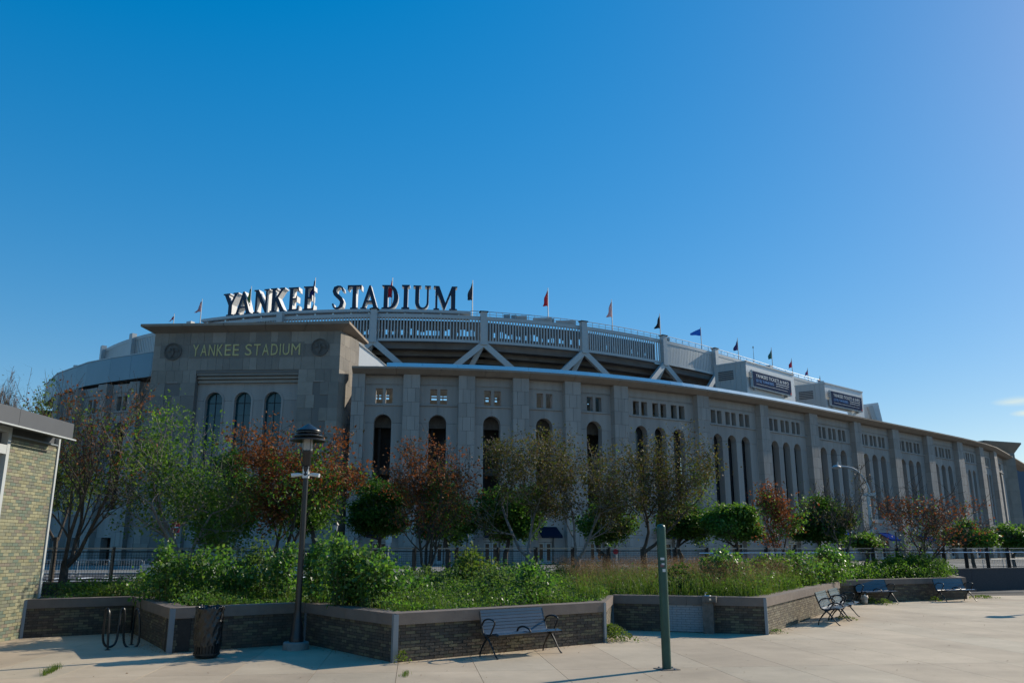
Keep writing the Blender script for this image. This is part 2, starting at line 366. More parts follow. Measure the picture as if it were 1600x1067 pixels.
# street beyond the fence
st = MB()
def strip(mb, d0, d1, z0, z1, m=0, a=-60, b=160):
    p = [FA + fenU * a + fenN * d0, FA + fenU * b + fenN * d0, FA + fenU * b + fenN * d1, FA + fenU * a + fenN * d1]
    mb.box(((p[0] + p[2]) / 2) + Vector((0, 0, (z0 + z1) / 2)), (b - a, d1 - d0, z1 - z0), math.atan2(fenU.y, fenU.x), m)
sw = MB(); strip(sw, .3, 9, -.3, .10); struct('sidewalk', sw, M['pave'])
rd = MB(); rd.box((20, 62, -.155), (260, 44, .33), R(10)); struct('road', rd, M['asphalt'])
pv = MB(); pv.box((5, 88, -.10), (240, 30, .36), R(8)); struct('stadium_forecourt', pv, M['pave'])
mk = MB()
for k in range(14): mk.box((-34 + k * 1.6, 58 + .28 * k, .0145), (.5, 3, .005), R(10))
mk.box((10, 60, .0145), (160, .14, .005), R(10)); mk.box((10, 60.5, .0145), (160, .14, .005), R(10))
struct('road_markings', mk, M['white'])

# ------------------------------------------------------------------ stadium geometry data
HW = 23.2
pts = [(550, 583.6), (571, 584), (657, 584.8), (717, 586.4), (742.8, 588), (801.8, 590.5), (880, 595.7), (907.3, 597.5), (959, 602), (1087, 616), (1107, 619),
       (1185, 631), (1262, 646), (1332, 658), (1392.5, 670), (1446, 680.5), (1494, 689), (1529, 697), (1551, 706), (1567, 711.5)]
W = [gz(a, b, HW) for a, b in pts]
PC = np.polyfit([w.x for w in W], [w.y for w in W], 5)
def fac(xpx):                          # point of the facade curve seen at picture column x (at wall-top height)
    lo, hi = -24., 125.
    for _ in range(50):
        m = (lo + hi) / 2
        if px(m, float(np.polyval(PC, m)), HW)[0] < xpx: lo = m
        else: hi = m
    return Vector((lo, float(np.polyval(PC, lo)), 0))
Y6 = fac(600).y
def LV(y): return gy(600, y, Y6).z
zb1, zb2, zw1, zw0, zl1, zl0, zat, zsp = (LV(v) for v in (597.7, 600.5, 604.3, 627.8, 629, 631.2, 645, 658.5))
zsill = gy(1360, 811, fac(1360).y).z; zlow = gy(1360, 819, fac(1360).y).z
pil = [(550.5, 571), (630.7, 657), (717, 742.8), (801.8, 826.7), (882.7, 907.3), (959, 981.2), (1089, 1107.3), (1187, 1200), (1264, 1277), (1334, 1344.8),
       (1394, 1403.8), (1447.5, 1457), (1495, 1503.6), (1530, 1536), (1552.5, 1557)]
GB = 2.0 + 0

stad = thing('stadium', 'huge limestone stadium with curved arcade of tall arches and white slatted upper deck', 'stadium', (0, 0, 0))
course_cache = {}
def pilaster(p0, p1, z1=HW, ncourse_h=1.75, out=0.):
    fr = frame(p0, p1); L = (Vector((p1[0], p1[1], 0)) - fr[0]).length
    core = MB(); core.slab(fr, rect(.02, L - .02, -.2, z1), [], -1.6, -.06)
    po = core.build('pilaster', M['groove'], stad)
    z = z1; k = 0
    th = math.atan2(fr[1].y, fr[1].x)
    while z > .2:
        h = min(ncourse_h, z)
        key = (round(L, 2), round(h, 2), k % 2)
        if key not in course_cache:
            mb = MB(); ws = [0, L * .27, L * .73, L] if k % 2 else [0, L * .5, L]
            for a, b in zip(ws[:-1], ws[1:]):
                mb.slab((Vector((0, 0, 0)), Vector((1, 0, 0)), Vector((0, -1, 0))), rect(a + .018, b - .018, -h + .03, 0), [], -1.45, 0)
            course_cache[key] = mb.mesh('stone_course', M['lime'])
        o = bpy.data.objects.new('stone_course', course_cache[key]); C.objects.link(o); o.parent = po
        o.location = (fr[0].x, fr[0].y, z); o.rotation_euler = (0, 0, th)
        z -= h; k += 1
    return po

def bay(p0, p1, kind, z1=HW, rec=-.95, lit=False, ground=True, kwin=None):
    """one bay between two pilasters: panels with square windows over tall arches"""
    fr = frame(p0, p1); L = (Vector((p1[0], p1[1], 0)) - fr[0]).length
    b = bpy.data.objects.new('wall_bay', None); C.objects.link(b); b.parent = stad
    bk = MB(); G = .02
    def pan(outer, holes=(), d1=0., d0=-1.0, m=None, name='stone_panel'):
        mb = MB(); mb.slab(fr, outer, holes, rec + d0, rec + d1); return mb.build(name, m or M['lime2'], b)
    pan(rect(0, L, zb1, z1))
    pan(rect(-.01, L + .01, zb2 + .01, zb1 - .01), d1=-.10, d0=-.9)
    if kind == 'single':
        nw = 2; aw = L * .455; arcs = [L * .48]
        wins = [(L * .29 + 0, L * .48 - L * .035), (L * .48 + L * .055, L * .48 + L * .055 + L * .155)]
        wins = [(L * .275, L * .455), (L * .535, L * .715)]
    else:
        arcs = [L * .225, L * .495, L * .765]; aw = L * .165
        wins = []
        for c in (.175, .45, .72):
            wins += [(L * (c - .055), L * (c + .03)), (L * (c + .062), L * (c + .147))]
    pan(rect(0, L, zl1 + .02, zb2), [rect(u0, u1, zw0, zw1)[::-1] for u0, u1 in wins], d0=-.75)
    pan(rect(-.01, L + .01, zl0, zl1), d1=.16, d0=-.9, name='ledge')
    # spandrel panels meet over the crown of each arch, piers stand below the spring line
    r = aw / 2
    cut = [0] + arcs + [L]
    for i in range(len(cut) - 1):
        a, e = cut[i], cut[i + 1]; g0 = 0 if i == 0 else G / 2; g1 = 0 if i == len(cut) - 2 else G / 2
        o_ = [(a + g0, zl0 - G)]; n = 10
        if i > 0: o_ += [(a + r * math.sin(math.pi / 2 * k / n) + (g0 if k == 0 else 0), zsp + r * math.cos(math.pi / 2 * k / n)) for k in range(0, n + 1)]
        else: o_ += [(a, zsp)]
        if i < len(cut) - 2: o_ += [(e - r * math.cos(math.pi / 2 * k / n) - (g1 if k == n else 0), zsp + r * math.sin(math.pi / 2 * k / n)) for k in range(0, n + 1)]
        else: o_ += [(e, zsp)]
        o_ += [(e - g1, zl0 - G)]
        pan(o_)
        a2 = a + (r if i > 0 else 0); e2 = e - (r if i < len(cut) - 2 else 0)
        pan(rect(a2, e2, zsill, zsp - .03))
    pan(rect(-.01, L + .01, zlow + .25, zsill), d1=.25, name='ledge')
    # ground storey
    dw = min(3.2, L * .42); mid = L * .5
    pan(rect(0, L, 3.3, zlow + .23), d1=.0)
    for u0, u1 in ((0, mid - dw / 2), (mid + dw / 2, L)): pan(rect(u0, u1, .05, 3.28), d1=.12)
    # interior: back wall with light slots high up, floor and ceiling
    im = MB(); D = -6.5
    slots = []
    zz0, zz1 = lerp(zw0, zw1, .30), lerp(zw0, zw1, .56)
    for u0, u1 in wins:
        q0, q1 = zz0 + .9 * 1.0, zz1 + .9
        u = u0 - .6
        while u < u1 + .1:
            w = random.uniform(.25, .8)
            if random.random() < .8: slots.append((u, min(u + w, u1 + .5)))
            u += w + random.uniform(.08, .3)
    slots2 = []; last = -1
    for a, e in slots:
        if a > last + .05 and a > .1 and e < L - .1: slots2.append((a, e)); last = e
    if kind == 'single' or kwin:
        hol = [rect(a, e, lerp(zw0, zw1, .62), lerp(zw0, zw1, .76))[::-1] for a, e in slots2] + [rect(a, e, lerp(zw0, zw1, .86), lerp(zw0, zw1, .93))[::-1] for a, e in slots2]
    else: hol = []
    im.slab(fr, rect(-.5, L + .5, zsp + 1.3, z1), hol, rec - 4.2, rec - 4.0)
    im.build('concourse_wall', M['beige'], b)
    dm = MB(); dm.slab(fr, rect(-.5, L + .5, 0, zsp + 1.28), [], rec - 4.2, rec - 4.0)
    mid_z = (zsp + 1.28, zsp + 1.5)
    dm.slab(fr, rect(-.2, L + .2, *mid_z), [], rec - 4, rec - 1.05); dm.slab(fr, rect(-.2, L + .2, zsill - .4, zsill - .1), [], rec - 4, rec - 1.05)
    dm.slab(fr, rect(-.2, L + .2, z1 + .05, z1 + .25), [], rec - 4, rec - 1.05) if kind != 'single' else None
    dm.build('concourse_floor', M['dark'], b)
    if kind == 'single':
        cb_ = MB(); cb_.slab(fr, rect(-.1, L + .1, zsp - .35, zsp + 1.26), [], rec - 2.4, rec - 2.0); cb_.slab(fr, rect(-.1, L + .1, zsill + 4.2, zsill + 5.0), [], rec - 3.2, rec - 2.8)
        cb_.build('concourse_beam', M['relief'], b)
        cc = MB(); cc.slab(fr, rect(L * .33, L * .40, zsill - .1, zsp - .36), [], rec - 3.0, rec - 2.5); cc.build('concourse_column', M['dark'], b)
        rl = MB()
        for k in range(int(L * .6 / .22)): rl.slab(fr, rect(L * .2 + k * .22, L * .2 + k * .22 + .05, zsill, zsill + 1.15), [], rec - 1.5, rec - 1.45)
        rl.slab(fr, rect(L * .1, L * .9, zsill + 1.15, zsill + 1.22), [], rec - 1.52, rec - 1.43); rl.build('balustrade', M['mull'], b)
    # glazing and bars inside the arches
    for c in (arcs if kind != 'single' else []):
        wm_ = MB(); wm_.slab(fr, arch(c, aw + .06, zsill, zsp), [], rec - 1.2, rec - 1.1)
        gl = M['glass']
        wo = wm_.build('arch_window', gl, b)
    return b
def inter(p, q, t): return p + (q - p) * t
pts_p = [(fac(a), fac(b_)) for a, b_ in pil]
for p0, p1 in pts_p: pilaster(p0, p1)
for i in range(len(pts_p) - 1):
    bay(pts_p[i][1], pts_p[i + 1][0], 'single' if i < 5 else 'triple', kwin=(i == 5))
endp = fac(1567)
bay(pts_p[-1][1], endp + (endp - pts_p[-1][1]) * .6, 'single')
# ground-storey doors and awnings
for i in range(len(pts_p) - 1):
    p0, p1 = pts_p[i][1], pts_p[i + 1][0]; fr = frame(p0, p1); L = (p1 - p0).length; mid = L / 2; dw = min(3.2, L * .42)
    ent = MB(); ent.slab(fr, rect(mid - dw / 2 + .05, mid + dw / 2 - .05, 2.75, 3.28), [], -1.6, -1.3)
    e_ = ent.build('door_transom', M['trim'], stad)
    for k in (0, 1):
        u0 = mid - dw / 2 + .08 + k * (dw / 2 - .05); u1 = u0 + dw / 2 - .12
        dm = MB(); dm.slab(fr, rect(u0, u1, .1, 2.7), [rect(u0 + .22, u1 - .22, .5, 2.5)[::-1]], -1.5, -1.4)
        d_ = dm.build('door', M['trim'], stad); gm = MB(); gm.slab(fr, rect(u0 + .2, u1 - .2, .45, 2.55), [], -1.47, -1.45); gm.build('door_glass', M['glass'], d_)
    aw_ = MB(); O, U, N = fr
    def aw_pt(u, d, z): return (O.x + U.x * u + N.x * d, O.y + U.y * u + N.y * d, z)
    a0, a1 = mid - dw / 2 - .3, mid + dw / 2 + .3
    P_ = [aw_pt(a0, -.8, 4.6), aw_pt(a1, -.8, 4.6), aw_pt(a1, 1.3, 3.5), aw_pt(a0, 1.3, 3.5), aw_pt(a1, 1.3, 3.2), aw_pt(a0, 1.3, 3.2)]
    aw_.poly([P_[3], P_[2], P_[1], P_[0]]); aw_.poly([P_[5], P_[4], P_[2], P_[3]]); aw_.poly([P_[0], P_[5], P_[3]]); aw_.poly([P_[1], P_[2], P_[4]]); aw_.poly([P_[0], P_[1], P_[4], P_[5]])
    aw_.build('awning', M['awn'] if i > 7 else M['awnd'], stad)

# cornice and metal ledge swept along the curve
def sweep(name, curve, prof, m, parent, closed=True, ends=None):
    mb = MB(); n = len(prof)
    nor = []
    for k in range(len(curve)):
        t = (curve[min(k + 1, len(curve) - 1)] - curve[max(k - 1, 0)]).normalized(); nor.append(Vector((t.y, -t.x, 0)))
    for p, q in zip(curve, nor):
        for d, z in prof: mb.v.append((p.x + q.x * d, p.y + q.y * d, z))
    for k in range(len(curve) - 1):
        for j in range(n):
            a = k * n + j; b = k * n + (j + 1) % n
            mb.f.append((a, a + n, b + n, b)); mb.m.append(0)
    mb.f.append(tuple(range(n))); mb.m.append(0); mb.f.append(tuple(reversed(range((len(curve) - 1) * n, len(curve) * n)))); mb.m.append(0)
    return mb.build(name, m, parent)
xs = list(np.linspace(551, 1567, 60)); cur = [fac(x) for x in xs]; cur.append(cur[-1] + (cur[-1] - cur[-2]) * 3 + Vector((1, 2, 0)))
nseg = 15
for k in range(0, len(cur) - 1, 4):                               # cornice in stone lengths with open joints
    seg = cur[k:k + 5]
    if len(seg) < 2: break
    seg = list(seg); seg[-1] = seg[-1] + (seg[-2] - seg[-1]).normalized() * .03
    sweep('cornice_length', seg, [(-2.2, HW + .01), (.05, HW + .01), (.95, 23.74), (.95, 23.98), (-2.2, 23.98)], M['soffit'], stad)
cur2 = [fac(x) for x in np.linspace(604, 1325, 40)]
for k in range(0, 39, 3):
    seg = [Vector(q) for q in cur2[k:k + 4]]; seg[-1] = seg[-1] + (seg[-2] - seg[-1]).normalized() * .02
    sweep('metal_ledge', seg, [(-1.6, 23.99), (.15, 23.99), (.05, LV(566.5)), (-1.6, LV(566.5) + .05)], M['metal_light'], stad)
rf = MB()
for k in range(len(cur) - 1):
    a, b_ = cur[k], cur[k + 1]; t = (b_ - a).normalized(); n_ = Vector((-t.y, t.x, 0))
    rf.poly([(a + n_ * 4.9) + Vector((0, 0, 23.7)), (b_ + n_ * 4.9) + Vector((0, 0, 23.7)), (b_ + n_ * 60) + Vector((0, 0, 23.7)), (a + n_ * 60) + Vector((0, 0, 23.7))]) if k > 27 else None
rf.build('lower_roof', M['under'], stad)

# left wing behind the tower
lw = [(75, 622), (85, 616), (92, 613.5), (113, 609), (122, 607), (154, 601.5), (168, 599.5), (203, 596.5), (219, 595.5), (250, 594)]
lp = [gz(a, b_, HW) for a, b_ in lw]
for p in lp: p.z = 0
for a, b_ in ((1, 2), (3, 4), (5, 6), (7, 8)): pilaster(lp[a], lp[b_])
for a, b_ in ((0, 1), (2, 3), (4, 5), (6, 7), (8, 9)): bay(lp[a], lp[b_], 'single')
far_left = lp[0] + Vector((-4, 12, 0))
lc = [far_left + Vector((-2, 12, 0)), far_left] + [lp[k] for k in (0, 2, 4, 6, 8, 9)]
tops = [(71.7, 601), (90, 584), (137.7, 567), (174, 560), (239, 550), (262, 547.5)]
tl = [gz(a, b_, 26.9) for a, b_ in tops]; tl = [tl[0] + Vector((1.2, 12, 0))] + tl
for k in range(len(tl) - 1):
    a, b_ = Vector((tl[k].x, tl[k].y, 0)), Vector((tl[k + 1].x, tl[k + 1].y, 0))
    n = max(1, int((b_ - a).length / 3.4)) 
    for q in range(n):
        s0, s1 = inter(a, b_, q / n), inter(a, b_, (q + 1) / n); fr = frame(s0, s1); L = (s1 - s0).length
        bm_ = MB(); bm_.slab(fr, rect(0.0, L - .03, 23.65, 26.9), [], -.5, 0); bm_.build('fascia_panel', M['metal_blue'], stad)
    so_ = MB(); t = (b_ - a).normalized(); nn = Vector((-t.y, t.x, 0))
    so_.poly([a + Vector((0, 0, 23.64)), a + nn * 6 + Vector((0, 0, 23.64)), b_ + nn * 6 + Vector((0, 0, 23.64)), b_ + Vector((0, 0, 23.64))])
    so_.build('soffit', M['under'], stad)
    cp = MB(); cp.slab(frame(a, b_), rect(0, (b_ - a).length, 26.92, 27.05), [], -.6, .06); cp.build('fascia_cap', M['steel'], stad)
em = MB(); em.lathe((gz(108, 574, 27.5).x, gz(108, 574, 27.5).y + 2, 26.9), [(.35, 0), (.35, 1.1), (.45, 1.12), (.45, 1.3)], 10); em.build('roof_vent', M['steel'], stad)
# dark canopy end at far left with its grille
ca = gz(58, 640, 22); cm = MB()
cm.box((ca.x + .5, ca.y + 3, 21.0), (3.2, 3.5, 2.2), R(30)); cm.build('canopy_end', M['awnd'], stad)

# upper deck ------------------------------------------------------------
HD = 36.0
dk = [(165, 546), (211, 527), (360, 502), (490, 492.5), (585, 490), (755, 495), (910, 510), (1035, 530), (1113, 550.7), (1165, 565), (1240, 588), (1287, 600.5)]
dq = [gz(a, b_, HD) for a, b_ in dk]
DC = np.polyfit([q.x for q in dq], [q.y for q in dq], 6)
def dck(xpx, z=HD):
    lo, hi = -76., 66.
    for _ in range(50):
        m = (lo + hi) / 2
        if px(m, float(np.polyval(DC, m)), z)[0] < xpx: lo = m
        else: hi = m
    return Vector((lo, float(np.polyval(DC, lo)), 0))
ZF0, ZF1 = gy(755, 536.5, dck(755).y).z, HD
colx = [165, 211, 300, 440, 585.5, 755, 909.5, 1034, 1114.5, 1200, 1290]
cp_ = [dck(x) for x in colx]
slots_ = []
def sweepcurve(x0, x1, n): return [dck(x) for x in np.linspace(x0, x1, n)]
for i in range(len(colx) - 1):
    a, b_ = cp_[i], cp_[i + 1]; fr = frame(a, b_); L = (b_ - a).length
    seg = sweepcurve(colx[i], colx[i + 1], 7)
    sweep('fascia_rail', seg, [(-.25, HD - .55), (.12, HD - .55), (.12, HD), (-.25, HD)], M['steel'], stad)
    sweep('fascia_rail', seg, [(-.25, ZF0), (.12, ZF0), (.12, ZF0 + .40), (-.25, ZF0 + .40)], M['steel'], stad)
    # row of slats
    slatted = 4 <= i <= 6 or i in (2, 3)
    sm = MB(); step = .46 if slatted else .42
    cl_ = sum((seg[k + 1] - seg[k]).length for k in range(6)); n = int(cl_ / step)
    for k in range(n):
        t = (k + .5) / n * 6; q = int(min(t, 5.999)); p = inter(seg[q], seg[q + 1], t - q); th = math.atan2((seg[q + 1] - seg[q]).y, (seg[q + 1] - seg[q]).x)
        nn = Vector((math.sin(th), -math.cos(th), 0))
        if slatted: sm.box((p.x, p.y, (ZF0 + HD) / 2 - .07), (.20, .12, HD - ZF0 - .97), th)
        else: sm.box((p.x + nn.x * .02, p.y + nn.y * .02, (ZF0 + HD) / 2 - .07), (step - .06, .12, HD - ZF0 - .97), th)
    o = sm.build('slat_row', M['steel'] if slatted else M['metal_panel'], stad); o['kind'] = 'stuff'
    # wall behind the slats, with a row of openings to the sky
    bw = MB(); u = .8; hol = []
    if 3 <= i <= 6:
        while u < L - .8:
            w = random.uniform(.3, .55)
            if random.random() < (.85 if i < 6 else .4): hol.append(rect(u, u + w, ZF0 + 1.55, ZF0 + 2.1 + random.choice((0, .25, .5)))[::-1])
            u += w + random.choice((.15, .2, .25, .8))
    bk_ = -2.0 if slatted else -.3
    bw.slab(fr, rect(0, L, ZF0 + .02, HD - .3), hol, bk_ - .2, bk_)
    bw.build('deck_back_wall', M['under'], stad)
    # stepped underside of the seating
    um = MB(); N = fr[2]
    for k in range(6):
        d0 = -.3 - k * 1.5; z0 = ZF0 - .02 - k * .72
        um.slab(fr, rect(-.5, L + .5, z0 - .95, z0), [], d0 - 1.5, d0)
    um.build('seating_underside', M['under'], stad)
# columns with V-braces
for i, x in enumerate(colx):
    p = cp_[i]; q = dck(x + 6); t = (q - p).normalized(); N = Vector((t.y, -t.x, 0)); th = math.atan2(t.y, t.x)
    cm = MB(); cm.box((p.x + N.x * .35, p.y + N.y * .35, (ZF0 + HD) / 2 + .1), (.95, .8, HD - ZF0 + .9), th); cm.build('deck_column', M['steel'], stad)
    if 4 <= i <= 8:
        zr = 24.4; top = p + N * .3 + Vector((0, 0, ZF0 - .1)); vb = MB()
        for s in (-1, 1): vb = MB(); vb.beam(top, p + t * (s * 8.4) + N * 1.2 + Vector((0, 0, zr)), .55, .85); vb.build('brace', M['steel'], stad)
        vb = MB(); vb.beam(top, p - N * 1.0 - t * 3.6 + Vector((0, 0, zr)), .5, .7); vb.build('brace', M['box_side'], stad)
        cb = MB(); cb.box((p.x + N.x * .35, p.y + N.y * .35, HD + .62), (1.3, 1.0, .12), th); cb.build('column_cap', M['dark'], stad)
# handrail along the rim
hr = sweepcurve(735, 1330, 60); hm = MB()
hm.tube([v + Vector((0, .6, HD + .95)) for v in hr], .06, 5); hm.tube([v + Vector((0, .6, HD + .5)) for v in hr], .04, 5)
for v in hr[::1]: hm.box((v.x, v.y + .6, HD + .45), (.07, .07, 1.0))
hm.build('rim_handrail', M['steel'], stad)
for x, w in ((792, 1.5), (803, 1.2), (815, 2.4), (848, 4.2), (862, 1.2), (885, 4.5), (1044, 1.2)):
    v = dck(x); gb = MB(); gb.box((v.x, v.y + 1.4, HD + .45), (w * .7, .6, .9)); gb.build('rim_cabinet', M['box_side'] if w > 2 else M['metal_blue'], stad)
# rail under the letters
LB = [gz(a, b_, 37.05) for a, b_ in ((310, 500.5), (360, 494), (430, 488.5), (492, 485), (560, 483.5), (640, 484), (725, 486.5))]
LCf = np.polyfit([q.x for q in LB], [q.y for q in LB], 3)
def let(xpx, z=37.05):
    lo, hi = -60., 8.
    for _ in range(50):
        m = (lo + hi) / 2
        if px(m, float(np.polyval(LCf, m)), z)[0] < xpx: lo = m
        else: hi = m
    return Vector((lo, float(np.polyval(LCf, lo)), 0))
seg = [let(x) for x in np.linspace(318, 735, 24)]
sweep('letter_beam', seg, [(-1.6, 36.55), (.5, 36.55), (.5, 36.98), (-1.6, 36.98)], M['steel'], stad)
sweep('letter_beam', seg, [(-1.0, 35.85), (.3, 35.85), (.3, 36.15), (-1.0, 36.15)], M['metal_light'], stad)
for x in range(325, 735, 28):
    v = let(x); pm_ = MB(); pm_.box((v.x, v.y, 36.3), (.22, .22, .6)); pm_.build('beam_post', M['metal_light'], stad)

# sloping white metal gable to the right of the tower
ga = Vector((-20.5, 106.2, 0)); fr_g = (ga, Vector((math.cos(R(52)), math.sin(R(52)), 0)), Vector((math.sin(R(52)), -math.cos(R(52)), 0)))
def u_at(xp, z):
    lo, hi = -2., 30.
    for _ in range(40):
        m = (lo + hi) / 2; p = fr_g[0] + fr_g[1] * m
        if px(p.x, p.y, z)[0] < xp: lo = m
        else: hi = m
    return lo
def z_at(u, yp):
    p = fr_g[0] + fr_g[1] * u; lo, hi = 0., 60.
    for _ in range(40):
        m = (lo + hi) / 2
        if px(p.x, p.y, m)[1] > yp: lo = m
        else: hi = m
    return lo
u1 = u_at(603, 25); za, zb = z_at(0, 531), z_at(u1, 572)
gm = MB(); gm.slab(fr_g, [(-1, 23.9), (u1, 23.9), (u1, zb), (0, za), (-1, za)], [], -.3, 0); gm.build('gable_wall', M['box_white'], stad)
gm = MB(); gm.slab(fr_g, [(u1, zb + .01), (u1, zb + .13), (-1, za + .2), (-1, za + .05), (0, za + .01)], [], -.35, .08); gm.build('gable_cap', M['steel'], stad)

# white boxes carrying the billboards
def roofbox(tl_, tr_, bl_, br_, side, Yl, name):
    a = gy(*tl_, Yl); zt = a.z; b_ = gz(*tr_, zt); c = gz(*side, zt)
    A, B, Cc = Vector((a.x, a.y, 0)), Vector((b_.x, b_.y, 0)), Vector((c.x, c.y, 0))
    fr = frame(A, B); L = (B - A).length
    body = MB(); D = B + (Cc - A)
    def q(p, z): return (p.x, p.y, z)
    z0 = 23.6
    bx_ = bpy.data.objects.new('roof_box', None); C.objects.link(bx_); bx_.parent = stad
    body.poly([q(A, z0), q(B, z0), q(B, zt), q(A, zt)]); body.poly([q(B, z0), q(D, z0), q(D, zt), q(B, zt)]); body.poly([q(D, z0), q(Cc, z0), q(Cc, zt), q(D, zt)])
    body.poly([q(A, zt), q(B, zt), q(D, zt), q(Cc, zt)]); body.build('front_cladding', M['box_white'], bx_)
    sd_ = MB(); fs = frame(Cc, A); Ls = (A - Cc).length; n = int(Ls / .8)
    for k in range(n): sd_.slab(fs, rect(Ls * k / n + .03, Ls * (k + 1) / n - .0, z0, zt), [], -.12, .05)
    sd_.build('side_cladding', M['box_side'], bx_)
    vt = MB()
    for k in range(5): vt.slab(fs, rect(Ls * .12, Ls * .6, zt - 2.6 + k * .32, zt - 2.6 + k * .32 + .2), [], .05, .12)
    vt.build('vent_grille', M['roofm'], bx_)
    cpm = MB(); cpm.slab(fr, rect(-.1, L + .1, zt - .02, zt + .22), [], -.4, .12); cpm.slab(fs, rect(-.1, Ls + .05, zt - .02, zt + .2), [], -.3, .1); cpm.build('box_cap', M['steel'], bx_)
    return fr, L, zt
b1 = roofbox((1165, 565.2), (1239.7, 586.3), None, None, (1116, 572.5), 132.5, 'a')
b2 = roofbox((1288, 599), (1347, 613.5), None, None, (1242, 604), 150.5, 'b')
em = MB(); e0 = gy(1350, 634, 165); em.beam((e0.x, e0.y, 23.6), (e0.x - .8, e0.y, e0.z), 3.2, 6); em.build('deck_end_wall', M['box_white'], stad)
em = MB(); e1 = gy(1360, 637, 164); em.beam((e1.x + .6, e1.y - 1, 23.6), (e1.x - .6, e1.y - 1, e1.z + .2), .9, .9); em.build('deck_end_column', M['steel'], stad)

def text_mesh(txt, size, m, parent, name='lettering', width=None, extr=0.0):
    cu = bpy.data.curves.new(name, 'FONT'); cu.body = txt; cu.size = size; cu.extrude = extr; cu.resolution_u = 3
    tmp = bpy.data.objects.new('tmp', cu); C.objects.link(tmp); bpy.context.view_layer.update()
    me = bpy.data.meshes.new_from_object(tmp); bpy.data.objects.remove(tmp); me.materials.clear(); me.materials.append(m)
    n = len(me.vertices); co = np.zeros(n * 3, np.float32); me.vertices.foreach_get('co', co); co = co.reshape(-1, 3)
    x0, x1 = co[:, 0].min(), co[:, 0].max(); y0 = co[:, 1].min(); y1 = co[:, 1].max()
    co[:, 0] -= x0
    if width: co[:, 0] *= width / (x1 - x0)
    co[:, 1] = (co[:, 1] - y0) * (size / (y1 - y0)) if width else co[:, 1]
    me.vertices.foreach_set('co', co.ravel()); me.update()
    o = bpy.data.objects.new(name, me); C.objects.link(o); o.parent = parent
    return o
def on_frame(o, fr, u, z, d):
    O, U, N = fr; o.rotation_euler = (R(90), 0, math.atan2(U.y, U.x)); o.location = (O.x + U.x * u + N.x * d, O.y + U.y * u + N.y * d, z)
def billboard(fr, L, xl, xr, yt, yb, label):
    def uof(xp, z, d=.75):
        lo, hi = -5., L + 5
        for _ in range(40):
            m = (lo + hi) / 2; p = fr[0] + fr[1] * m + fr[2] * d
            if px(p.x, p.y, z)[0] < xp: lo = m
            else: hi = m
        return lo
    z_ = 29.; u0, u1_ = uof(xl, z_), uof(xr, z_); p = fr[0] + fr[1] * u0 + fr[2] * .75
    zt = gy(800, yt, p.y).z; zb_ = gy(800, yb, p.y).z
    t = thing('billboard', label, 'billboard', (0, 0, 0), 0, 'ticket billboards on the roof boxes')
    m = MB(); m.slab(fr, rect(u0, u1_, zb_, zt), [], .3, .70); m.build('frame', M['steel'], t)
    m = MB(); m.slab(fr, rect(u0 + .18, u1_ - .18, zb_ + .18, zt - .18), [], .6, .74); m.build('panel', M['board'], t)
    for k in (0, 1):
        m = MB(); m.slab(fr, rect(u0 + 1 + k * (u1_ - u0 - 2.4), u0 + 1.3 + k * (u1_ - u0 - 2.4), zb_ - .3, zb_ + .2), [], 0, .5); m.build('bracket', M['steel'], t)
    m = MB()
    for k in range(3): m.box(tuple(fr[0] + fr[1] * (u0 - .25) + fr[2] * .5 + Vector((0, 0, zt - .5 - .35 * k))), (.5, .35, .2), math.atan2(fr[1].y, fr[1].x))
    m.build('light_bracket', M['box_side'], t)
    w, h = u1_ - u0, zt - zb_
    o = text_mesh('YANKEES TICKETS & INFO', h * .20, M['btxt'], t, width=w * .84); on_frame(o, fr, u0 + w * .08, zb_ + h * .62, .77)
    o = text_mesh('(212) YANKEES', h * .20, M['btxt2'], t, width=w * .44); on_frame(o, fr, u0 + w * .08, zb_ + h * .32, .77)
    o = text_mesh('yankees.com', h * .12, M['btxt'], t, width=w * .32); on_frame(o, fr, u0 + w * .58, zb_ + h * .34, .77)
    m = MB(); m.slab(fr, rect(u0 + w * .58, u1_ - w * .08, zb_ + h * .52, zb_ + h * .55), [], .745, .76)
    m.slab(fr, rect(u0 + w * .08, u1_ - w * .12, zb_ + h * .22, zb_ + h * .235), [], .745, .76); m.build('underline', M['btxt'], t)
    m = MB(); m.slab(fr, [(u1_ - .5 - .2, zb_ + .2), (u1_ - .2, zb_ + .2), (u1_ - .2, zb_ + .7)], [], .745, .76); m.build('corner_mark', M['bred'], t)
billboard(b1[0], b1[1], 1176, 1237, 577.4, 604.2, 'navy ticket billboard on the nearer white roof box, beside the slatted deck')
billboard(b2[0], b2[1], 1298.5, 1347.5, 609, 633.6, 'navy ticket billboard on the farther white roof box, nearest the pylon tower')

# ------------------------------------------------------------------ gate tower
HT = gy(533, 517, 101.0).z
ta = gz(243, 521, HT); tb = gz(533, 517, HT); ta.z = tb.z = 0
tw = thing('gate_tower', 'broad limestone gate tower with flared cornice and gilded name over three teal arches', 'tower', (0, 0, 0))
FT = frame(ta, tb); LT = (tb - ta).length; Yt = (ta.y + tb.y) / 2
def tz(y, x=390): return gy(x, y, Yt).z
def tu(x, y=560, d=0.):
    lo, hi = -5., LT + 5
    z = tz(y)
    for _ in range(40):
        m = (lo + hi) / 2; p = FT[0] + FT[1] * m + FT[2] * d
        if px(p.x, p.y, z)[0] < x: lo = m
        else: hi = m
    return lo
zt_ = HT; uo0, uo1 = tu(303, 620), tu(464, 620); zr1 = tz(582)
core = MB(); core.slab(FT, [(0, 0), (uo0, 0), (uo0, zr1), (uo1, zr1), (uo1, 0), (LT, 0), (LT, HT), (0, HT)], [], -9, -.07)
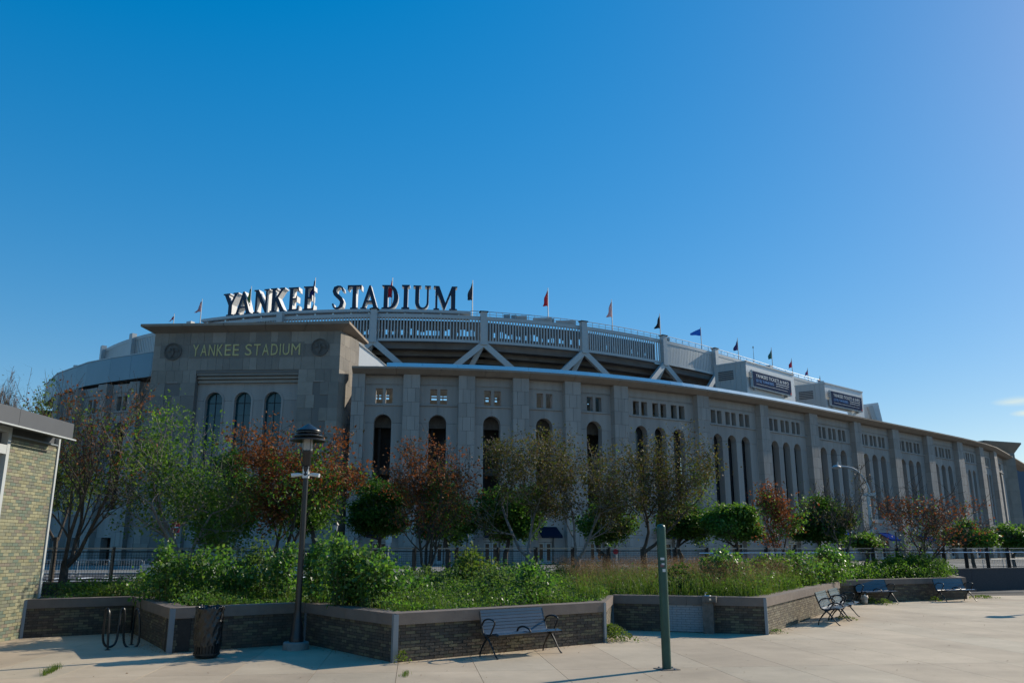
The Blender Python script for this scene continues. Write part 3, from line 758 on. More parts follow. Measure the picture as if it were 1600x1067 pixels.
core.slab(FT, rect(uo0, uo1, 0, zr1), [], -9, -3.2); core.build('tower_core', M['groove'], tw)
# stone panels of the front
niches = [(tu(257, 640), tu(272, 640), 0, tz(597)), (tu(489, 640), tu(504, 640), 0, tz(597))]
rowh = tz(538.8) - tz(558.4); z = HT; r_i = 0; pc = 0; sf = MB()
lettering_rows = {1}
while z > 1:
    z0 = z - rowh; u = 0.
    spans = [(0, LT)] if z0 >= zr1 - .05 else [(0, uo0), (uo1, LT)]
    if z0 < zr1 - .05 < z - .3 : spans = [(0, uo0), (uo1, LT)]
    for a, e in spans:
        u = a
        while u < e - .05:
            w = random.choice((.9, .9, 1.05, 1.1, 1.7, 1.9, .85)); v1 = min(u + w, e)
            if e - v1 < .6: v1 = e
            ni = [q for q in niches if (z + z0) / 2 < q[3] and q[0] < (u + v1) / 2 < q[1]]
            d1 = -.45 if ni else random.uniform(-.012, .012)
            if u < .01 and False: pass
            if z > 8 and pc < 280:
                mb = MB(); mb.slab(FT, rect(u + .012, v1 - .012, z0 + .014, z - .0), [], -.5, d1); mb.build('stone_panel', M['limepanel'], tw); pc += 1
            else: sf.slab(FT, rect(u + .012, v1 - .012, z0 + .014, z), [], -.5, d1)
            u = v1
    z = z0; r_i += 1
o = sf.build('stone_panels_lower', M['limepanel'], tw); o['kind'] = 'stuff'
# shallow shadow gaps for the niches are real: cut by recessed panels, framed by a top bead
for q in niches:
    mb = MB(); mb.slab(FT, rect(q[0] - .05, q[1] + .05, q[3] - .02, q[3] + .1), [], -.4, .06); mb.build('niche_head', M['lime'], tw)
# side faces
sideL = frame(tb, tb + Vector((math.cos(R(77)), math.sin(R(77)), 0)) * 10)
z = HT; SL = 7.5
sp = MB()
while z > 1:
    u = 0.; z0 = z - rowh
    for w in ((1.2, 1.6, 1.6, 1.5, 1.6) if int(z * 3) % 2 else (1.7, 1.5, 1.6, 1.5, 1.2)):
        mb = MB(); mb.slab(sideL, rect(u + .012, u + w - .012, z0 + .014, z), [], -.4, 0)
        if z > 15: mb.build('stone_panel', M['limepanel'], tw)
        else: sp.slab(sideL, rect(u + .012, u + w - .012, z0 + .014, z), [], -.4, 0)
        u += w
    z = z0
o = sp.build('side_panels_lower', M['limepanel'], tw); o['kind'] = 'stuff'
cs = MB(); cs.slab(sideL, rect(0, SL, 0, HT), [], -3, -.05); cs.build('side_core', M['groove'], tw)
sideR = frame(ta + Vector((-.5, 7, 0)), ta); cs = MB(); cs.slab(sideR, rect(0, 7, 0, HT), [], -2, -.02); cs.build('left_side_wall', M['limepanel'], tw)
# flared cornice: inverted truncated pyramid with lip
def flare(parent, A, B, depthdir, dep, z0, z1, ov, lip, mt, name='cornice'):
    t = (B - A).normalized(); n = Vector((t.y, -t.x, 0)); back = depthdir
    lo = [A, B, B + back * dep, A + back * dep]; up = [A - t * ov + n * ov, B + t * ov + n * ov, B + back * dep + t * ov - n * ov, A + back * dep - t * ov - n * ov]
    q = lambda p, z: (p.x, p.y, z)
    nseg_ = 5
    for k in range(nseg_):                                          # front in stone lengths
        f0, f1 = k / nseg_ + .001, (k + 1) / nseg_ - .001
        mb = MB(); a0, a1 = inter(lo[0], lo[1], f0), inter(lo[0], lo[1], f1); b0, b1_ = inter(up[0], up[1], f0), inter(up[0], up[1], f1)
        mb.poly([q(a0, z0), q(a1, z0), q(b1_, z1), q(b0, z1)]); mb.poly([q(b0, z1), q(b1_, z1), q(b1_, z1 + lip), q(b0, z1 + lip)]); mb.build(name, mt, parent)
    mb = MB()
    for i in (1, 2, 3):
        j = (i + 1) % 4
        mb.poly([q(lo[i], z0), q(lo[j], z0), q(up[j], z1), q(up[i], z1)]); mb.poly([q(up[i], z1), q(up[j], z1), q(up[j], z1 + lip), q(up[i], z1 + lip)])
    ix = [inter(p, (up[0] + up[2]) / 2, .004) for p in up]
    mb.poly([q(p, z1 + lip - .01) for p in up]); mb.poly([q(p, z0 - .0) for p in reversed(lo)])
    bx = [inter(p, (lo[0] + lo[2]) / 2, .01) for p in up]
    mb.build(name, mt, parent)
nT = FT[2]
flare(tw, FT[0] + Vector((0, 0, 0)), tb, -nT, 8.0, HT + .01, tz(505.5) - .0 - .55, 1.35, .32, M['soffit'])
# triple moulding over the recess
mz = [tz(v) for v in (582, 586, 587.5, 591, 592.5, 596.5)]
for k in range(3):
    mb = MB(); mb.slab(FT, rect(uo0 + .05, uo1 - .05, mz[2 * k + 1], mz[2 * k]), [], -3, -.15 - .22 * k); mb.build('moulding', M['limepanel'], tw)
    if k < 2: mb = MB(); mb.slab(FT, rect(uo0 + .05, uo1 - .05, mz[2 * k + 2], mz[2 * k + 1]), [], -3, -.5 - .22 * k); mb.build('moulding_groove', M['groove'], tw)
# recessed wall with three arches
acs = [(tu(323, 625, -1.2), tu(348.5, 625, -1.2)), (tu(367.5, 625, -1.2), tu(394, 625, -1.2)), (tu(414.5, 625, -1.2), tu(441, 625, -1.2))]
zc = gy(390, 612.5, Yt + .95).z; aws = sum(b_ - a for a, b_ in acs) / 3; zs_ = zc - aws / 2; RD = -.95
cs_ = [(a + b_) / 2 for a, b_ in acs]
cutu = [uo0] + cs_ + [uo1]; r = aws / 2; ZB = 6.0
for i in range(4):
    a, e = cutu[i], cutu[i + 1]; n = 10; o_ = [(a + .01, mz[5] - .0)]
    if i > 0: o_ += [(a + r * math.sin(math.pi / 2 * k / n) + (.01 if k == 0 else 0), zs_ + r * math.cos(math.pi / 2 * k / n)) for k in range(n + 1)]
    else: o_ += [(a + .01, zs_)]
    if i < 3: o_ += [(e - r * math.cos(math.pi / 2 * k / n) - (.01 if k == n else 0), zs_ + r * math.sin(math.pi / 2 * k / n)) for k in range(n + 1)]
    else: o_ += [(e - .01, zs_)]
    o_ += [(e - .01, mz[5])]
    mb = MB(); mb.slab(FT, o_, [], RD - 1.2, RD); mb.build('recess_panel', M['lime2'], tw)
    a2 = a + (r if i > 0 else .01); e2 = e - (r if i < 3 else .01)
    mb = MB(); mb.slab(FT, rect(a2, e2, ZB, zs_ - .03), [], RD - 1.2, RD); mb.build('recess_panel', M['lime2'], tw)
mb = MB(); mb.slab(FT, rect(uo0 + .02, uo1 - .02, 0, ZB - .02), [], RD - 1.2, RD + .1); mb.build('recess_base', M['lime2'], tw)
for c in cs_:
    mb = MB(); mb.slab(FT, arch(c, aws + .44, ZB, zs_), [arch(c, aws, ZB + .01, zs_)[::-1]], RD + .002, RD + .10); mb.build('arch_surround', M['lime2'], tw)
    wn_ = bpy.data.objects.new('arch_window', None); C.objects.link(wn_); wn_.parent = tw
    m_ = MB(); m_.slab(FT, arch(c, aws + .02, ZB, zs_), [], RD - .75, RD - .6); m_.build('pane', M['teal'], wn_)
    m_ = MB()
    m_.slab(FT, rect(c - .03, c + .03, ZB, zc - .1), [], RD - .59, RD - .5)
    zz = zs_ - .2; k = 0
    while zz > ZB: m_.slab(FT, rect(c - r, c + r, zz - (.08 if k % 3 == 0 else .025), zz), [], RD - .59, RD - .52 if k % 3 == 0 else RD - .55); zz -= 1.55; k += 1
    m_.build('mullion', M['mull'], wn_)
# gilded lettering and eagle-like medallions (plain winged relief)
zl = tz(555.5); hl = tz(538) - zl
mb = MB(); mb.slab(FT, rect(tu(296), tu(474), zl - .25, zl + hl + .25), [], -.1, .035); mb.build('lettering_band', M['limepanel'], tw)
for wd, x0, x1 in (('YANKEE', 300.5, 373), ('STADIUM', 382.5, 468.5)):
    n = len(wd); fw = {'I': .13, 'M': 1.1}; tot = sum(fw.get(q, .85) for q in wd) + .25 * (n - 1); u0_, u1_ = tu(x0), tu(x1); sc1 = (u1_ - u0_) / tot; u = u0_
    for q in wd:
        w = fw.get(q, .85) * sc1; o = text_mesh(q, hl, M['gold'], tw, name='gilded_letter', width=w, extr=.05); on_frame(o, FT, u, zl, .08); u += w + .25 * sc1
def medal(x, y, lab):
    u, z = tu(x, y), tz(y); rr = 1.12; O, U, N = FT
    def P(a, b_, d): return (O.x + U.x * (u + a) + N.x * d, O.y + U.y * (u + a) + N.y * d, z + b_)
    mb = MB(); n = 28
    ring = [(rr * math.cos(2 * math.pi * k / n), rr * math.sin(2 * math.pi * k / n)) for k in range(n)]
    mb.slab(FT, [(u + a, z + b_) for a, b_ in ring], [[(u + a * .88, z + b_ * .88) for a, b_ in ring][::-1]], 0, .16)
    mb.slab(FT, [(u + a * .88, z + b_ * .88) for a, b_ in ring], [], 0, .05)
    for s in (-1, 1):
        for k in range(5):
            a0 = R(8 + k * 15); w_ = [(s * .12, .12 - k * .06), (s * (.15 + .62 * math.cos(a0)), .02 + .62 * math.sin(a0) * (.75)), (s * (.12 + .60 * math.cos(a0 - .2)), -.08 + .5 * math.sin(a0 - .25))]
            mb.slab(FT, [(u + q[0], z + q[1]) for q in (w_ if s > 0 else w_[::-1])], [], .05 + .004 * k, .12 + .012 * k)
    mb.slab(FT, [(u + .16 * math.cos(t), z - .15 + .42 * math.sin(t)) for t in np.linspace(0, 2 * math.pi, 12)[:-1]], [], .06, .20)
    mb.slab(FT, [(u + .02 + .11 * math.cos(t), z + .36 + .12 * math.sin(t)) for t in np.linspace(0, 2 * math.pi, 9)[:-1]], [], .06, .22)
    for k in (-1, 0, 1): mb.slab(FT, [(u + k * .18 - .06, z - .82), (u + k * .18 + .06, z - .82), (u + k * .08, z - .52)], [], .051, .11 + .003 * k)
    o = mb.build('medallion', M['relief'], tw)
medal(270.5, 548, 0); medal(500, 544, 1)

# pylon tower at the far right end
pA = gy(1546, 760, 203); pB = gy(1592.5, 760, 207); pA.z = pB.z = 0
HP = gy(1592, 708, 207).z
py = thing('pylon_tower', 'plain limestone end tower with flared cap at the far right of the facade', 'tower', (0, 0, 0))
fp = frame(pA, pB); LP = (pB - pA).length
mb = MB(); mb.slab(fp, rect(0, LP, 0, HP), [], -9, -.06); mb.build('tower_core', M['groove'], py)
z = HP
while z > 2:
    u = 0.
    for k, w in enumerate([LP / 3] * 3):
        mb = MB(); mb.slab(fp, rect(u + .02, u + w - .02, max(0, z - 3.1) + .02, z), [], -.5, 0); mb.build('stone_panel', M['limepanel'], py); u += w
    z -= 3.12
flare(py, pA, pB, -fp[2], 9, HP + .01, gy(1592, 694, 207).z, 1.25, .3, M['soffit'])
ab = thing('apartment_building', 'dark distant building just right of the pylon tower', 'building', (0, 0, 0))
q = gy(1612, 740, 300); mb = MB(); mb.box((q.x, 300, gy(1600, 729, 300).z / 2), (8, 12, gy(1600, 729, 300).z)); mb.build('wall', M['apt'], ab)
for k in range(8):
    mb = MB(); mb.box((q.x - 2.4, 293.9, 6 + k * 3), (1.1, .3, 1.4)); mb.build('window', M['glass'], ab)

# ------------------------------------------------------------------ big serif sign letters
def arc(cx, cy, rx, ry, a0, a1, n=10): return [(cx + rx * math.cos(R(lerp(a0, a1, k / n))), cy + ry * math.sin(R(lerp(a0, a1, k / n)))) for k in range(n + 1)]
GL = {
 'I': (.36, [(0, 1), (.36, 1), (.36, .94), (.27, .92), (.27, .08), (.36, .06), (.36, 0), (0, 0), (0, .06), (.09, .08), (.09, .92), (0, .94)], []),
 'T': (.68, [(0, 1), (.68, 1), (.68, .80), (.63, .80), (.60, .93), (.43, .93), (.43, .06), (.52, .05), (.52, 0), (.16, 0), (.16, .05), (.25, .06), (.25, .93), (.08, .93), (.05, .80), (0, .80)], []),
 'E': (.60, [(0, 0), (.58, 0), (.60, .22), (.55, .22), (.50, .07), (.26, .07), (.26, .47), (.42, .47), (.44, .38), (.48, .38), (.48, .63), (.44, .63), (.42, .54), (.26, .54), (.26, .93), (.48, .93), (.53, .80), (.58, .80), (.56, 1), (0, 1), (0, .95), (.08, .94), (.08, .06), (0, .05)], []),
 'Y': (.80, [(0, 1), (.36, 1), (.36, .95), (.28, .94), (.44, .60), (.60, .94), (.52, .95), (.52, 1), (.80, 1), (.80, .95), (.73, .94), (.50, .48), (.50, .06), (.58, .05), (.58, 0), (.22, 0), (.22, .05), (.31, .06), (.31, .46), (.07, .94), (0, .95)], []),
 'A': (.84, [(0, 0), (.28, 0), (.28, .05), (.20, .06), (.27, .28), (.53, .28), (.60, .06), (.52, .05), (.52, 0), (.84, 0), (.84, .05), (.78, .06), (.46, 1), (.38, 1), (.07, .06), (0, .05)], [[(.29, .35), (.51, .35), (.40, .70)]]),
 'N': (.80, [(0, 1), (.24, 1), (.62, .33), (.62, .94), (.53, .95), (.53, 1), (.80, 1), (.80, .95), (.71, .94), (.71, 0), (.62, 0), (.19, .76), (.19, .06), (.28, .05), (.28, 0), (0, 0), (0, .05), (.09, .06), (.09, .94), (0, .95)], []),
 'K': (.80, [(0, 1), (.35, 1), (.35, .95), (.27, .94), (.27, .56), (.55, .94), (.48, .95), (.48, 1), (.76, 1), (.76, .95), (.69, .94), (.42, .60), (.74, .06), (.80, .05), (.80, 0), (.56, 0), (.30, .46), (.27, .43), (.27, .06), (.35, .05), (.35, 0), (0, 0), (0, .05), (.09, .06), (.09, .94), (0, .95)], []),
 'D': (.76, [(0, 1)] + arc(.36, .5, .40, .5, 90, -90, 14) + [(0, 0), (0, .05), (.09, .06), (.09, .94), (0, .95)], [[(.27, .07)] + arc(.34, .5, .22, .43, -90, 90, 12) + [(.27, .93)]]),
 'U': (.80, [(0, 1), (.36, 1), (.36, .95), (.27, .94)] + arc(.445, .30, .175, .23, 180, 360, 10) + [(.62, .94), (.53, .95), (.53, 1), (.80, 1), (.80, .95), (.71, .94)] + arc(.40, .30, .31, .30, 360, 180, 12) + [(.09, .94), (0, .95)], []),
 'M': (1.02, [(0, 1), (.24, 1), (.51, .30), (.78, 1), (1.02, 1), (1.02, .95), (.94, .94), (.94, .06), (1.02, .05), (1.02, 0), (.68, 0), (.68, .05), (.76, .06), (.76, .74), (.48, 0), (.44, 0), (.17, .74), (.17, .06), (.25, .05), (.25, 0), (0, 0), (0, .05), (.08, .06), (.08, .94), (0, .95)], []),
}
cS = [(.50, .76), (.47, .90), (.38, .96), (.26, .965), (.14, .90), (.10, .77), (.15, .65), (.27, .55), (.40, .44), (.47, .31), (.44, .15), (.33, .05), (.20, .035), (.09, .09), (.04, .24)]
wS = [.035, .03, .035, .045, .08, .085, .085, .09, .09, .085, .08, .05, .04, .03, .035]
lS, rS = [], []
for k in range(len(cS)):
    a, b_ = cS[max(k - 1, 0)], cS[min(k + 1, len(cS) - 1)]; dx, dy = b_[0] - a[0], b_[1] - a[1]; L_ = math.hypot(dx, dy); nx, ny = -dy / L_, dx / L_
    lS.append((cS[k][0] + nx * wS[k], cS[k][1] + ny * wS[k])); rS.append((cS[k][0] - nx * wS[k], cS[k][1] - ny * wS[k]))
GL['S'] = (.56, lS + rS[::-1], [])
sign = thing('stadium_sign', 'row of giant navy serif letters with white sides standing on the roof rim', 'sign', (0, 0, 0))
letters = [('Y', 347.5, 371, 458, 493), ('A', 366.5, 392, 455.5, 491), ('N', 395.5, 419.5, 453, 489.5), ('K', 421.5, 445, 450, 487), ('E', 449.5, 466.5, 449, 485.5), ('E', 473, 490.5, 447, 484),
           ('S', 518, 537, 445.5, 482), ('T', 542, 564, 445, 482), ('A', 563, 591, 445, 481.5), ('D', 596, 621.5, 445, 482), ('I', 627, 639.5, 445, 482.5), ('U', 645, 672.5, 446, 483), ('M', 677, 714, 447, 484)]
for ch, x0, x1, yt, yb in letters:
    w, out_, hol = GL[ch]; A_, B_ = let(x0), let(x1); mid = let((x0 + x1) / 2)
    zb_ = 37.12; zt2 = gy((x0 + x1) / 2, yt, mid.y).z; H_ = zt2 - gy((x0 + x1) / 2, yb, mid.y).z; L_ = (B_ - A_).length
    # deeper turn to the left than the rim curve: letters of the first word face up the street
    fr = frame(A_, B_); sx = L_ / w
    o_ = [(p[0] * sx, zb_ + p[1] * H_) for p in out_]; hl_ = [[(p[0] * sx, zb_ + p[1] * H_) for p in q] for q in hol]
    if sum(o_[i][0] * o_[(i + 1) % len(o_)][1] - o_[(i + 1) % len(o_)][0] * o_[i][1] for i in range(len(o_))) < 0: o_ = o_[::-1]
    mb = MB(); mb.slab(fr, o_, hl_, -1.15, .12); lo_ = mb.build('letter', M['wletter'], sign)
    mb = MB(); mb.slab(fr, o_, hl_, .121, .16); mb.build('letter_face', M['navy'], lo_)

# ------------------------------------------------------------------ flags on the rim
FL = [(272.5, 490, 503, (.25, .05, .12), 'navy and red'), (316, 467, 500, (.55, .30, .33), 'red and white'), (393, 447, 490, (.04, .16, .05), 'green and yellow'), (493, 434, 487, (.02, .03, .16), 'navy'),
      (613.5, 434, 485, (.55, .02, .05), 'crimson'), (738.5, 438, 490, (.03, .04, .06), 'black and white'), (856, 450, 498, (.65, .03, .04), 'bright red'), (955.5, 468, 516, (.75, .42, .42), 'pale pink'),
      (1030.5, 490, 531, (.02, .02, .03), 'black'), (1094.5, 511, 548, (.02, .15, .62), 'blue'), (1152, 528, 565, (.05, .04, .16), 'navy and maroon'), (1205, 543, 578, (.03, .14, .13), 'dark green'),
      (1236.5, 560, 588, (.5, .02, .07), 'red'), (1261.5, 575, 596, (.25, .05, .18), 'purple'), (1281, 587, 602, (.04, .05, .18), 'dark blue')]
wherefl = ['leftmost, above the left corner of the gate tower', 'second from the left, above the gate tower', 'behind the N of the roof sign', 'behind the second E of the roof sign', 'seen through the D of the roof sign',
           'just right of the last sign letter', 'on the rim over the middle slatted panel', 'over the last slatted panel', 'left of the flying blue flag', 'flying out to the left over the ribbed panel',
           'left of the nearer billboard', 'above the nearer billboard', 'above the right end of the nearer billboard', 'left of the farther billboard', 'smallest, on the rim above the farther box']
for k, (x, yt, yb, col, nm) in enumerate(FL):
    base = dck(x); base = base + Vector((0, 1.6, 0)); X = gy(x, yt, base.y)
    lab = f'{nm} flag on a pole, {wherefl[k]}'
    t = thing('flag', lab, 'flag', (X.x, base.y, HD - .2), 0, 'flags along the stadium rim'); h = X.z - HD + .2
    mb = MB(); mb.tube([(0, 0, 0), (0, 0, h)], [.09, .05], 6); mb.build('flagpole', M['galv'], t)
    fm = mat('flag_cloth', col, .8); 
    V = []; F = []; nu, nv = 7, 8; hh = (yb - yt) * .5 * .092 if k not in (9,) else 1.35
    wid = 1.9 if k == 9 else 1.35
    for i in range(nu):
        for j in range(nv):
            a = i / (nu - 1); b_ = j / (nv - 1)
            if k == 9: V.append((-a * wid, .12 * math.sin(a * 9), h - .25 - b_ * hh * (1 - .75 * a) - a * .9))
            else:
                w_ = wid * (.25 + .75 * b_) * .7; V.append((-w_ * a * (1 + .2 * math.sin(6 * b_ + k)), .16 * math.sin(a * 8 + 2 * b_), h - .25 - b_ * hh * (1.25 - .25 * a) - a * .55))
    for i in range(nu - 1):
        for j in range(nv - 1): F.append((i * nv + j, (i + 1) * nv + j, (i + 1) * nv + j + 1, i * nv + j + 1))
    fast('flag_cloth', V, F, fm, t)
b_ = dck(1176.5); X = gy(1176.5, 541, b_.y + 1.6); t = thing('antenna', 'bare thin mast between the flags above the nearer billboard', 'antenna', (X.x, b_.y + 1.6, HD - .2))
mb = MB(); mb.tube([(0, 0, 0), (0, 0, X.z - HD + .2)], [.07, .03], 5); mb.build('mast', M['galv'], t); mb = MB(); mb.box((0, 0, X.z - HD), (.2, .2, .35)); mb.build('head', M['galv'], t)
#PART2
# ------------------------------------------------------------------ low brick building at the left
bl = thing('brick_kiosk_building', 'low building of green and tan glazed brick with grey flat roof fascia', 'building', (0, 0, 0))
BX = -11.25; yc, yw = 20.66, 18.6; zbt = gy(84.5, 697, 20.6).z
fb = (Vector((BX, 6, 0)), Vector((0, 1, 0)), Vector((1, 0, 0)))       # wall faces +X; u runs along +Y
m = MB(); m.slab(fb, rect(yw - 6, yc - 6, 0, zbt), [], -.3, -.012); m.build('mortar_wall', M['mortart'], bl)
m = MB(); m.box((BX - 4.2, 13.3, 2.5), (7.8, 14.6, 5.0)); m.build('rear_wall', M['tile'], bl)
bh, bwid = .073, .21
m = MB(); m.slab((Vector((0, 0, 0)), Vector((0, 1, 0)), Vector((1, 0, 0))), rect(.004, bwid - .004, .004, bh - .004), [], -.03, 0); tm = m.mesh('glazed_brick', M['tile'])
rest = MB(); nb = 0
for r_ in range(int(zbt / bh)):
    u = yw + .06 - (bwid / 2 if r_ % 2 else 0)
    while u < yc - .06:
        a, e = max(u, yw + .06), min(u + bwid, yc - .05)
        full = a == u and e == u + bwid
        if e - a > .05:
            if full and nb < 295:
                o = bpy.data.objects.new('glazed_brick', tm); C.objects.link(o); o.parent = bl; o.location = (BX + random.uniform(-.002, .002), u, r_ * bh); nb += 1
            else: rest.slab((Vector((BX, 0, 0)), Vector((0, 1, 0)), Vector((1, 0, 0))), rect(a + .004, e - .004, r_ * bh + .004, (r_ + 1) * bh - .004), [], -.03, 0)
        u += bwid
o = rest.build('glazed_bricks_upper', M['tile'], bl); o['kind'] = 'stuff'
m = MB(); m.slab(fb, rect(yc - 6 - .05, yc - 6 + .02, 0, zbt + .22), [], -.2, .03); m.build('corner_trim', M['trim'], bl)
m = MB(); m.slab(fb, rect(yw - 6, yc - 6 - .06, zbt, zbt + .035), [], -.1, .02); m.build('top_trim', M['cornpost'], bl)
m = MB(); m.slab(fb, rect(yw - 6, yc - 6 - .06, zbt + .04, 4.72), [], -.3, -.06); m.build('upper_band', M['roofm'], bl)
wf = bpy.data.objects.new('window', None); C.objects.link(wf); wf.parent = bl
m = MB()
for a, b_, z0, z1 in ((yw - .12, yw - .01, 0.02, 4.62), (yw - 3.2, yw - .13, 4.50, 4.62), (yw - 3.2, yw - .13, 4.02, 4.22), (yw - 1.7, yw - 1.6, .02, 4.0), (yw - 3.2, yw - .13, 2.02, 2.12)):
    m.slab(fb, rect(a - 6, b_ - 6, z0, z1), [], -.15, .05)
m.build('frame', M['trim'], wf)
m = MB(); m.slab(fb, rect(yw - 3.2 - 6, yw - .13 - 6, .02, 4.01), [], -.12, -.09); m.build('pane', M['teal'], wf)
m = MB(); m.slab(fb, rect(yw - 3.2 - 6, yw - .13 - 6, 4.23, 4.49), [], -.13, -.10); m.build('vent_strip', M['roofm'], wf)
m = MB(); m.slab(fb, rect(yw - 12, yw - 9.3, 0, 4.7), [], -.1, 0); m.build('front_wall', M['tile'], bl)
for k in range(6):
    y0 = 20.42 - (k + 1) * 2.3
    m = MB(); m.box((BX + .45 - .15, y0 + 1.15, 4.78), (.3, 2.29, .37)); m.build('roof_fascia', M['roofm'], bl)
m = MB(); m.box((BX - 3.9, 13.6, 4.72), (8.3, 13.8, .1)); m.build('soffit', M['trim'], bl)
m = MB(); m.box((BX + .48, 13.6, 4.575), (.05, 13.8, .03)); m.build('drip_edge', M['trim'], bl)

# ------------------------------------------------------------------ planter walls
HWL = .84; COP = .205
brs = {}
def bmesh_for(L, mk_):
    k = (round(L, 3), mk_)
    if k not in brs:
        mb = MB(); mb.slab((Vector((0, 0, 0)), Vector((1, 0, 0)), Vector((0, -1, 0))), rect(.005, L - .005, .005, .057 - .004), [], -.05, 0); brs[k] = mb.mesh('brick', M[mk_])
    return brs[k]
WALLN = 0
def pwall(a, b_, label, bm='brickd', posts=(True, True), paint=None, thick=.38, h=HWL, maxb=290, name='planter_wall'):
    global WALLN; WALLN += 1; h = h + .004 * (WALLN % 2)
    a, b_ = Vector((*a[:2], 0)), Vector((*b_[:2], 0)); fr = frame(a, b_); L = (b_ - a).length; th = math.atan2(fr[1].y, fr[1].x)
    t = thing(name, label, 'wall', tuple(a), th, 'planter wall sections'); loc = (Vector((0, 0, 0)), Vector((1, 0, 0)), Vector((0, -1, 0)))
    m = MB(); m.slab(loc, rect(.01, L - .01, 0, h - COP), [], -thick, -.014); m.build('wall_core', M['mortart' if bm == 'bricklit' else 'mortar'], t)  # sunlit sections take the paler mortar as well
    if paint: m = MB(); m.slab(loc, rect(paint[0], paint[1], .002, h - COP - .002), [], -.1, -.0125); m.build('painted_patch', M['mortarp'], t)
    n = 0; rest = MB(); rows = int((h - COP) / .057) + 0; z = h - COP - rows * .057
    if z > .01: rest.slab(loc, rect(.01, L - .01, 0, z), [], -.05, -.004)
    bl_ = .213; off0 = random.random() * bl_
    for r_ in range(rows):
        u = -off0 - (bl_ / 2 if r_ % 2 else 0); zz = z + r_ * .057
        while u < L:
            s, e = max(u, .03), min(u + bl_, L - .03); full = (s == u and e == u + bl_)
            if e - s > .03:
                pt = paint and paint[0] < (s + e) / 2 < paint[1]
                if full and n < maxb:
                    o = bpy.data.objects.new('brick', bmesh_for(bl_, 'brickp' if pt else bm)); C.objects.link(o); o.parent = t
                    o.location = (u, random.uniform(-.0035, .0025), zz); n += 1
                else:
                    rest.slab(loc, rect(s + .005, e - .005, zz + .005, zz + .053), [], -.05, random.uniform(-.002, .003))
            u += bl_
    if rest.v: o = rest.build('edge_bricks', M[bm], t); o['kind'] = 'stuff'
    # coping in lengths
    nseg = max(1, round(L / 2.4))
    for k in range(nseg):
        s, e = L * k / nseg + .003, L * (k + 1) / nseg - .003
        m = MB(); m.slab(loc, rect(s, e, h - COP + .002, h), [], -thick - .03, .035); m.build('coping', M['coping'], t)
    for k, pz_ in enumerate((0, L)):
        if posts[k]:
            m = MB(); m.slab(loc, rect(pz_ - .035, pz_ + .035, 0, h - .01), [], -.06, .045); m.build('corner_strip', M['cornpost'], t)
    return t
k_ = 1.0
WA, WBp, WC, WD, WE, WF = (BX, 20.12), (-9.29, 21.41), (-6.75, 17.33), (-4.49, 19.02), (-2.13, 15.92), (2.02, 19.22)
WG, WH, WI0, WJ, WK = (2.55, 22.15), (6.09, 20.94), (11.55, 30.6), (18.5, 35.3), (20.6, 41.1)
pwall(WA, WBp, 'dark brick planter wall behind the bike rack, meeting the tiled building', posts=(True, False))
pwall(WBp, WC, 'short angled brick planter wall between bike rack and trash can', posts=(False, True))
pwall(WC, WD, 'dark brick planter wall behind the trash can', posts=(False, True))
pwall(WD, WE, 'dark brick planter wall just right of the lamp post base', posts=(False, True))
pwall(WE, WF, 'sunlit-edged brick planter wall behind the nearest bench', posts=(False, True))
pwall(WF, WG, 'very short lit brick return wall beside the bright green weeds', bm='bricklit', posts=(False, False))
def ualong(a, b_, xp):
    a, b_ = Vector((*a, 0)), Vector((*b_, 0)); best = min(range(400), key=lambda k: abs(px(*(inter(a, b_, k / 400)).xy, .4)[0] - xp)); return (b_ - a).length * best / 400
u0, u1_ = ualong(WG, WH, 1044), ualong(WG, WH, 1099)
pwall(WG, WH, 'brick planter wall with a painted grey patch beside the drinking fountain', posts=(True, True), paint=(u0, u1_))
pwall(WH, WI0, 'sunlit tan brick planter wall behind the two angled benches', bm='bricklit', posts=(False, False))
pwall((11.8, 31.95), WJ, 'farthest dark brick planter wall behind the two far benches', posts=(False, False))
pwall(WJ, WK, 'short end of the planter wall at the far right', posts=(False, False))
# soil
so_ = MB(); poly = [WA, WBp, WC, WD, WE, WF, WG, WH, WI0, (11.8, 31.95), WJ, WK]
inner = [Vector((p[0], p[1])) for p in poly]
so_.poly([(p[0] + (0), p[1] + .3, .70) for p in poly] + [tuple((FA + fenU * 60 - fenN * .3).xy) + (.70,), tuple((FA + fenU * 14 - fenN * .3).xy) + (.70,)])
me = so_.mesh('planting_soil', M['soil']); o = bpy.data.objects.new('planting_soil', me); C.objects.link(o); tag(o, kind='structure')
# n-gon may be concave: triangulate properly
import bmesh
bm_ = bmesh.new(); bm_.from_mesh(me); bmesh.ops.triangulate(bm_, faces=bm_.faces[:]); bm_.normal_update(); bm_.to_mesh(me); bm_.free()

# ------------------------------------------------------------------ fence
fen = thing('fence', 'long dark mesh fence with flat posts and steel rails along the street edge', 'fence', (0, 0, 0))
t0, t1 = 12., 100.; thf = math.atan2(fenU.y, fenU.x)
for k in range(int((t1 - t0) / 6.28)):
    a = FA + fenU * (t0 + 6.28 * (k + .5)); m = MB(); m.box((a.x, a.y, .5), (6.265, .34, 1.02), thf); m.build('base_block', M['fbase'], fen)
    m = MB(); m.box((a.x, a.y, 1.035), (6.27, .38, .05), thf); m.build('base_cap', M['coping'], fen)
pm_ = MB(); pm_.box((0, 0, .49), (.05, .17, .98)); pmm = pm_.mesh('post', M['fence'])
t_ = t0
while t_ < t1:
    a = FA + fenU * t_; o = bpy.data.objects.new('post', pmm); C.objects.link(o); o.parent = fen; o.location = (a.x, a.y, 1.055); o.rotation_euler = (0, 0, thf + R(20)); t_ += 1.57
